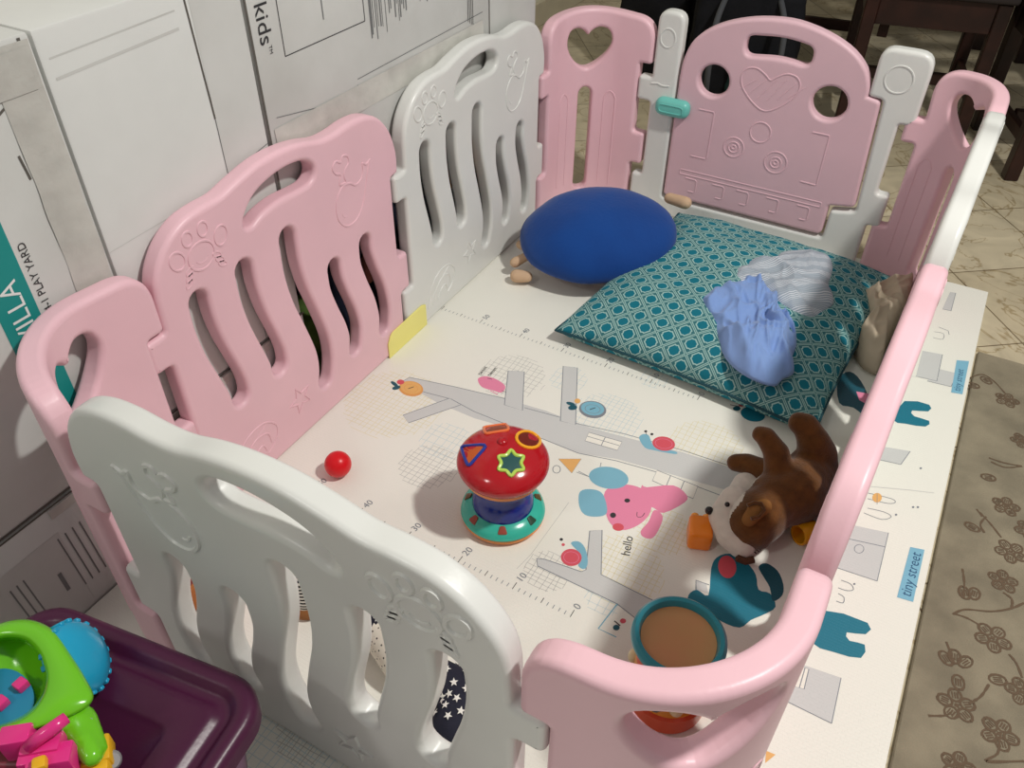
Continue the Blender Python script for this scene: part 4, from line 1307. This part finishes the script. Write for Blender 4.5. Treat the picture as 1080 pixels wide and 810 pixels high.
# ================================================================== TOY DRUM
dz = .150
dcn = at(716.5, 671, dz)
drum = empty('toy_drum', (dcn.x, dcn.y, .0006), 'toy drum with teal rim and orange top behind the near right corner', 'toy drum')
DR = .0600
bm = bmesh.new(); lathe(bm, [(DR - .012, dz - .012), (DR - .001, dz - .012), (DR + .001, dz - .006), (DR, dz), (DR - .004, dz + .004), (DR - .009, dz + .003), (DR - .011, dz - .003), (DR - .012, dz - .012)], 64); obj('rim', bm, mat('teal blue plastic rim', (40, 140, 156), .3, spec=.5), drum)
bm = bmesh.new(); lathe(bm, [(0, dz - .0095), (DR - .0118, dz - .0095), (DR - .0118, dz - .0065), (0, dz - .0065)], 48); obj('drumhead', bm, mat('translucent orange drumhead', (214, 148, 104), .35, 5, .2, rgb2=(196, 168, 104), sss=.3), drum)
bm = bmesh.new(); lathe(bm, [(0, .0), (.049, .0), (.055, .004), (.056, .036), (.051, .038), (.0485, .044), (.0485, .095), (.0500, .110), (.0485, dz - .012), (0, dz - .012)], 56)
for f in bm.faces:
    c = f.calc_center_median()
    f.material_index = 1 if .038 < c.z < .09 else 0
obj('drum_body', bm, [mat('red orange plastic', (222, 78, 30), .3), mat('orange yellow plastic', (238, 160, 50), .3)], drum)
bm = bmesh.new()
for k in range(12):
    a = 2 * math.pi * k / 12
    n0 = len(bm.faces)
    bmesh.ops.create_uvsphere(bm, u_segments=12, v_segments=8, radius=.010, matrix=Matrix.Translation((.0505 * math.cos(a), .0505 * math.sin(a), .062)) @ Matrix.Diagonal((1, 1, 1.3, 1)))
    set_mi(bm, n0, k % 4)
obj('beads', bm, [mat('yellow bead', (232, 196, 60), .3), mat('black bead', (34, 30, 30), .3), mat('cream bead', (232, 214, 170), .3), mat('maroon bead', (120, 50, 50), .3)], drum)

# ================================================================== SOFT TOYS BEHIND THE FRONT PANEL
STR = mat('navy cotton', (26, 28, 46), .85, bump=.2, bump_scale=400); DOTM = mat('white dotted cotton', (226, 220, 206), .85)
nt = DOTM.node_tree; b_ = nt.nodes['Principled BSDF']; tcx = nt.nodes.new('ShaderNodeTexCoord')
vo = nt.nodes.new('ShaderNodeTexVoronoi'); vo.inputs['Scale'].default_value = 170; vo.inputs['Randomness'].default_value = .15; nt.links.new(tcx.outputs['Object'], vo.inputs['Vector'])
fq = nd(nt, 'LESS_THAN', vo.outputs['Distance'], .24); q = nt.nodes.new('ShaderNodeMix'); q.data_type = 'RGBA'; nt.links.new(fq, q.inputs[0])
q.inputs[6].default_value = (lin(226), lin(220), lin(206), 1); q.inputs[7].default_value = (lin(50), lin(46), lin(48), 1); nt.links.new(q.outputs[2], b_.inputs['Base Color'])
SW = mat('white star print', (236, 234, 228), .8)
b0 = at(440, 700, 0)
bol = empty('patchwork_bolster', (b0.x, b0.y, .001), 'navy star and white dotted patchwork bolster behind the front white panel', 'bolster')
def bq(px, py, z): return at(px, py, z) - bol.location
path = [bq(392, 640, .036), bq(404, 664, .036), bq(425, 695, .036), bq(455, 716, .036), bq(482, 730, .036), bq(487, 748, .034), bq(478, 768, .032)]
pc = [Vector(p) for p in catmull([tuple(p) for p in path], 6, False)]
def nearest_i(c): return min(range(len(pc)), key=lambda i: (pc[i] - c).length_squared)
caps = [(path[i], .0335, path[i + 1], .0335) for i in range(6)]
split = [nearest_i(bq(408, 671, .036)), nearest_i(bq(461, 716, .036))]
bb = blob('bolster_body', caps, [STR, DOTM, SW], bol, voxel=.005, mi_fn=lambda c: 1 if split[0] <= nearest_i(c) < split[1] else 0)
bm = bmesh.new(); bm.from_mesh(bb.data)
for i in range(len(pc)):
    if split[0] <= i < split[1] or i % 3: continue
    d = (pc[min(i + 1, len(pc) - 1)] - pc[max(i - 1, 0)]).normalized(); s = d.cross(Vector((0, 0, 1))).normalized(); u = s.cross(d)
    for k in range(9):
        a = 2 * math.pi * k / 9 + i * .35
        nrm = s * math.cos(a) + u * math.sin(a); tg = d.cross(nrm)
        pts = []
        for j in range(10):
            b = 2 * math.pi * j / 10 + i; rr = .0062 if j % 2 == 0 else .0026
            o_ = d * (rr * math.cos(b)) + tg * (rr * math.sin(b))
            q_ = pc[i] + nrm * .034 + o_
            axis = pc[i] + d * d.dot(q_ - pc[i]); q_ = axis + (q_ - axis).normalized() * .0342
            pts.append(bm.verts.new(q_))
        cc = bm.verts.new(pc[i] + nrm * .0345)
        for j in range(10): bm.faces.new((cc, pts[j], pts[(j + 1) % 10])).material_index = 2
bm.to_mesh(bb.data); bm.free()
blob('end_patch', [(bq(484, 772, .026), .025, bq(474, 780, .022), .020)], mat('dusty teal cotton', (84, 128, 132), .85), bol)
z0 = at(326, 640, 0)
zeb = empty('zebra_rattle', (z0.x, z0.y, .0008), 'black and white striped soft rattle with brown base behind the front white panel', 'soft toy')
bm = bmesh.new(); lathe(bm, [(0, .02), (.024, .022), (.027, .04), (.027, .085), (.022, .104), (.012, .112), (0, .114)], 32)
zm = mat('zebra stripe plush', (232, 228, 220), .9); nt = zm.node_tree; bz = nt.nodes['Principled BSDF']; tcx = nt.nodes.new('ShaderNodeTexCoord'); sp = nt.nodes.new('ShaderNodeSeparateXYZ'); nt.links.new(tcx.outputs['Object'], sp.inputs[0])
fz_ = nd(nt, 'GREATER_THAN', nd(nt, 'SINE', nd(nt, 'MULTIPLY', nd(nt, 'ADD', sp.outputs[2], nd(nt, 'MULTIPLY', sp.outputs[0], .3)), 780)), 0); q = nt.nodes.new('ShaderNodeMix'); q.data_type = 'RGBA'; nt.links.new(fz_, q.inputs[0])
q.inputs[6].default_value = (lin(232), lin(228), lin(220), 1); q.inputs[7].default_value = (lin(20), lin(18), lin(20), 1); nt.links.new(q.outputs[2], bz.inputs['Base Color'])
obj('striped_body', bm, zm, zeb, smooth='all')
bm = bmesh.new(); lathe(bm, [(0, 0), (.024, 0), (.028, .006), (.028, .02), (.024, .026), (0, .026)], 32); obj('brown_base', bm, mat('brown suede', (146, 94, 50), .9), zeb)
z0 = at(206, 640, 0)
tt = empty('soft_toy', (z0.x, z0.y, .0008), 'small brown soft toy with dark red cap inside the near left corner', 'soft toy')
blob('body', [((0, 0, .022), .021, (.0, 0, .05), .018)], mat('caramel plush', (170, 104, 54), .9), tt, voxel=.004)
blob('cap', [((0, 0, .066), .014, (-.004, 0, .074), .011)], mat('dark red plush', (132, 44, 40), .9), tt, voxel=.003)

# ================================================================== STORAGE BIN WITH PURPLE LID
PUR = mat('dark plum plastic', (72, 24, 56), .34, 8, .04, .08, 200, spec=.4)
PUB = mat('translucent plum bin', (120, 84, 112), .35)
LR = math.radians(8)
binr = empty('storage_bin', (-.1526, -.9157, .0006), 'storage bin with a dark plum lid at the lower left, under the green toy car', 'storage bin', rz=LR)
def rrect(hx, hy, r, z, n=8):
    out = []
    for cx, cy, a0 in ((hx - r, hy - r, 0), (-hx + r, hy - r, 90), (-hx + r, -hy + r, 180), (hx - r, -hy + r, 270)):
        for k in range(n + 1):
            a = math.radians(a0 + 90 * k / n); out.append(Vector((cx + r * math.cos(a), cy + r * math.sin(a), z)))
    return out
def loft(bm, rings, cap0=True, cap1=True, mi=0):
    n0 = len(bm.faces)
    V = [[bm.verts.new(p) for p in R] for R in rings]
    n = len(V[0])
    for A, B in zip(V, V[1:]):
        for i in range(n): bm.faces.new((A[i], A[(i + 1) % n], B[(i + 1) % n], B[i]))
    if cap0: bm.faces.new(V[0][::-1])
    if cap1: bm.faces.new(V[-1])
    set_mi(bm, n0, mi)
LX, LY, LZ = .150, .222, .300 - .0006
bm = bmesh.new()
prof = [(.0, -.028), (.0, -.010), (.002, -.004), (.007, -.0005), (.014, 0), (.020, -.002), (.024, -.009), (.030, -.011), (.036, -.009), (.040, -.005), (.046, -.004), (.070, -.004), (.074, -.0055), (.078, -.009), (.105, -.009), (.109, -.012), (.113, -.0125)]
rings = [rrect(LX - i, LY - i, max(.045 - i * .8, .012), LZ + z) for i, z in prof]
loft(bm, rings, False, True)
loft(bm, [rrect(LX - .003, LY - .003, .043, LZ - .028), rrect(LX - .002, LY - .002, .044, LZ - .0275)], True, False)
obj('lid', bm, PUR, binr, smooth=True)
bm = bmesh.new(); loft(bm, [rrect(LX - .045, LY - .045, .03, 0), rrect(LX - .042, LY - .042, .034, .006), rrect(LX - .018, LY - .018, .04, LZ - .05), rrect(LX - .010, LY - .010, .042, LZ - .045), rrect(LX - .010, LY - .010, .042, LZ - .029)]); obj('bin_body', bm, PUB, binr, smooth=True)

# ================================================================== GREEN TOY CAR ON THE LID
LIDZ = .300 - .004
GRP = mat('glossy lime green plastic', (112, 196, 30), .2, spec=.6); CYP = mat('cyan blue plastic', (28, 158, 200), .22, spec=.6); MAG = mat('magenta plastic', (226, 50, 134), .22, spec=.6); YP = mat('yellow plastic', (232, 176, 30), .3); BPL = mat('flat blue seat plate', (30, 128, 168), .4); GYP = mat('grey plastic', (150, 148, 150), .4); MRN = mat('maroon plastic', (110, 20, 40), .4)
cc = at(20, 745, LIDZ)
car = empty('toy_car', (cc.x, cc.y, LIDZ + .0010), 'green toy car with blue wheel and magenta lever lying on the plum lid', 'toy car')
def cq(px, py, z): return at(px, py, z) - car.location
ZT = .372
ringp = [(-34, 690), (-20, 670), (5, 657), (32, 655), (56, 666), (73, 690), (88, 714), (97, 736), (80, 752), (40, 768), (-10, 780), (-38, 750)]
inp = [(-30, 694), (-16, 680), (4, 673), (26, 675), (40, 688), (47, 705), (48, 720), (44, 734), (34, 748), (16, 760), (-12, 766), (-32, 742)]
def inz(s, z):
    cx, cy = 10, 718
    return [cq(cx + (x - cx) * s, cy + (y - cy) * s, z) for x, y in catmull(inp, 5)]
# body shell: outer wall, rounded lip, inner basin
def ringz(s, z, cx=12, cy=722):
    return [cq(cx + (x - cx) * s, cy + (y - cy) * s, z) for x, y in catmull(ringp, 5)]
bm = bmesh.new(); loft(bm, [ringz(.84, LIDZ + .001), ringz(.92, LIDZ + .006), ringz(1.0, .345), ringz(1.02, .360), ringz(1.0, .370), ringz(.95, .374), inz(1.12, .374), inz(1.05, .371), inz(1.0, .362), inz(.97, .345), inz(.93, .338)], True, True); obj('car_body', bm, GRP, car, smooth='all')
blob('fender', [(cq(72, 742, .355), .014, cq(76, 756, .352), .015), (cq(55, 752, .352), .016, cq(78, 765, .352), .016), (cq(78, 765, .352), .012, cq(97, 797, .350), .010), (cq(86, 760, .348), .014, cq(105, 790, .344), .008)], GRP, car, voxel=.003)
bm = bmesh.new()
pl_ = [cq(x, y, .345) for x, y in ell(4, 737, 32, 32, 20, 30)]; pl2 = [p - Vector((0, 0, .008)) for p in pl_]
loft(bm, [pl2, pl_]); pt = obj('seat_plate', bm, BPL, car)
for px, py in ((22, 722), (1, 741)):
    p = cq(px, py, .349); bm = bmesh.new(); box(bm, p.x - .0055, p.x + .0055, p.y - .0055, p.y + .0055, p.z - .005, p.z + .004, .0015, 2); obj('peg', bm, MAG, pt)
# wheel: toothed disc on the side
wc = cq(84, 693, .336)
ax = (RT * .88 + UP * .46 - FW * .10).normalized()
bm = bmesh.new()
Mw = Matrix.Translation(wc) @ ax.to_track_quat('Z', 'Y').to_matrix().to_4x4()
lathe(bm, [(0, -.012), (.035, -.012), (.038, -.009), (.038, .001), (.033, .007), (.020, .013), (.008, .015), (0, .015)], 56, M=Mw)
for k in range(20):
    a = 2 * math.pi * k / 20
    box(bm, .0355, .0395, -.0028, .0028, -.0115, .004, .0008, 1, M=Mw @ Matrix.Rotation(a, 4, 'Z'))
obj('wheel', bm, CYP, car)
bm = bmesh.new()
tube(bm, [cq(30, 788, .374), cq(44, 776, .381), cq(58, 766, .385), cq(70, 757, .384)], [.0062, .0062, .006, .0055], 12); obj('lever', bm, MAG, car, smooth='all')
bm = bmesh.new()
for px, py, z, sx, sy, sz in ((22, 783, .362, .013, .009, .016), (50, 792, .355, .016, .010, .018), (60, 806, .350, .018, .010, .02), (38, 806, .350, .008, .010, .02)):
    p = cq(px, py, z); box(bm, -sx, sx, -sy, sy, -sz, sz, .002, 2, M=Matrix.Translation(p) @ Matrix.Rotation(.7, 4, 'Z'))
obj('lever_mount', bm, MAG, car)
for px, py, z, s in ((42, 806, .372, .006), (103, 796, .334, .013), (98, 806, .330, .016)):
    bm = bmesh.new()
    p = cq(px, py, z); box(bm, -s, s, -s, s, -s * .8, s * .8, .003, 2, M=Matrix.Translation(p) @ Matrix.Rotation(.9, 4, 'Z'))
    obj('bumper', bm, YP, car)
bm = bmesh.new()
for px, py, z, s in ((92, 762, .352, .0055), (116, 802, .326, .009)):
    p = cq(px, py, z); lathe(bm, [(0, -s), (s, -s), (s, s * .6), (s * .7, s), (0, s)], 18, M=Matrix.Translation(p) @ Matrix.Rotation(.8, 4, 'Y'))
obj('axle_cap', bm, GYP, car)
bm = bmesh.new(); p = cq(6, 802, .330); box(bm, -.03, .03, -.016, .016, -.02, .02, .006, 3, M=Matrix.Translation(p) @ Matrix.Rotation(.5, 4, 'Z')); obj('engine_block', bm, MRN, car)

# ================================================================== DARK WOODEN CHAIRS BEYOND
WD = mat('dark reddish brown wood', (54, 28, 21), .45, 12, .35, spec=.4, rgb2=(32, 17, 13)); WD2 = mat('dark seat cloth', (44, 36, 34), .9)
def chair(x, y, rz, label):
    r = empty('dining_chair', (x, y, FZ), label, 'chair', 'dark wooden chairs beyond the playpen', rz)
    s, hw = .40, .175
    for sx in (-1, 1):
        bm = bmesh.new(); box(bm, sx * hw - .019, sx * hw + .019, -hw - .019, -hw + .019, 0, s, .003, 1); obj('leg', bm, WD, r, smooth=False)
        bm = bmesh.new(); box(bm, sx * hw - .019, sx * hw + .019, hw - .019, hw + .019, 0, .82, .003, 1); obj('leg', bm, WD, r, smooth=False)
        bm = bmesh.new(); box(bm, sx * hw - .01, sx * hw + .01, -hw + .019, hw - .019, .10, .135, .002, 1); obj('stretcher', bm, WD, r, smooth=False)
    bm = bmesh.new(); box(bm, -hw + .019, hw - .019, -.012, .012, .10, .135, .002, 1); obj('stretcher', bm, WD, r, smooth=False)
    bm = bmesh.new()
    box(bm, -hw + .019, hw - .019, -hw - .010, -hw + .010, s - .085, s - .001, .002, 1); box(bm, -hw + .019, hw - .019, hw - .010, hw + .010, s - .085, s - .001, .002, 1)
    box(bm, -hw - .010, -hw + .010, -hw + .019, hw - .019, s - .085, s - .001, .002, 1); box(bm, hw - .010, hw + .010, -hw + .019, hw - .019, s - .085, s - .001, .002, 1)
    obj('apron', bm, WD, r, smooth=False)
    bm = bmesh.new(); box(bm, -.205, .205, -.205, .150, s, s + .03, .010, 3); obj('seat', bm, WD2, r)
    bm = bmesh.new()
    for z in (.52, .64, .76): box(bm, -hw + .019, hw - .019, hw - .010, hw + .010, z, z + .05, .004, 2)
    obj('backrest', bm, WD, r)
chair(.185, 2.02, math.radians(12), 'dark wooden chair directly behind the gate handle and white gate post')
chair(.665, 1.90, math.radians(20), 'dark wooden chair at the top right edge, beyond the far right corner')
chair(-.21, 2.42, math.radians(8), 'dark wooden chair far behind the gate, left of the others')
chair(.72, 2.62, math.radians(15), 'dark wooden chair farthest back at the upper right')
chair(.16, 2.98, math.radians(5), 'dark wooden chair at the back, behind the middle chair')
bk = empty('backpack', (-.30, 1.80, FZ), 'black backpack with teal pocket on the floor behind the gate', 'backpack', rz=.3)
def sb2(name, c, s, m, parent, seed):
    o = soft_box(name, c, s, m, None, None, seed=seed); o.parent = parent; return o
sb2('bag_body', (0, 0, 0), (.34, .22, .40), BLK, bk, 3); sb2('pocket', (.05, -.11, .03), (.17, .07, .17), mat('dark teal nylon', (22, 60, 62), .6), bk, 8)
bm = bmesh.new()
for s in (-1, 1): tube(bm, catmull([(s * .08, -.10, .36), (s * .10, -.19, .30), (s * .10, -.22, .16), (s * .09, -.16, .03)], 6, False), .009, 8)
obj('strap', bm, mat('grey webbing', (70, 72, 76), .8), bk, smooth='all')
o = soft_box('cloth_bag', (-.62, 1.95, FZ), (.26, .3, .46), BLK, 'black bag far behind the left corner, beside the cream wall', 'bag', seed=9)
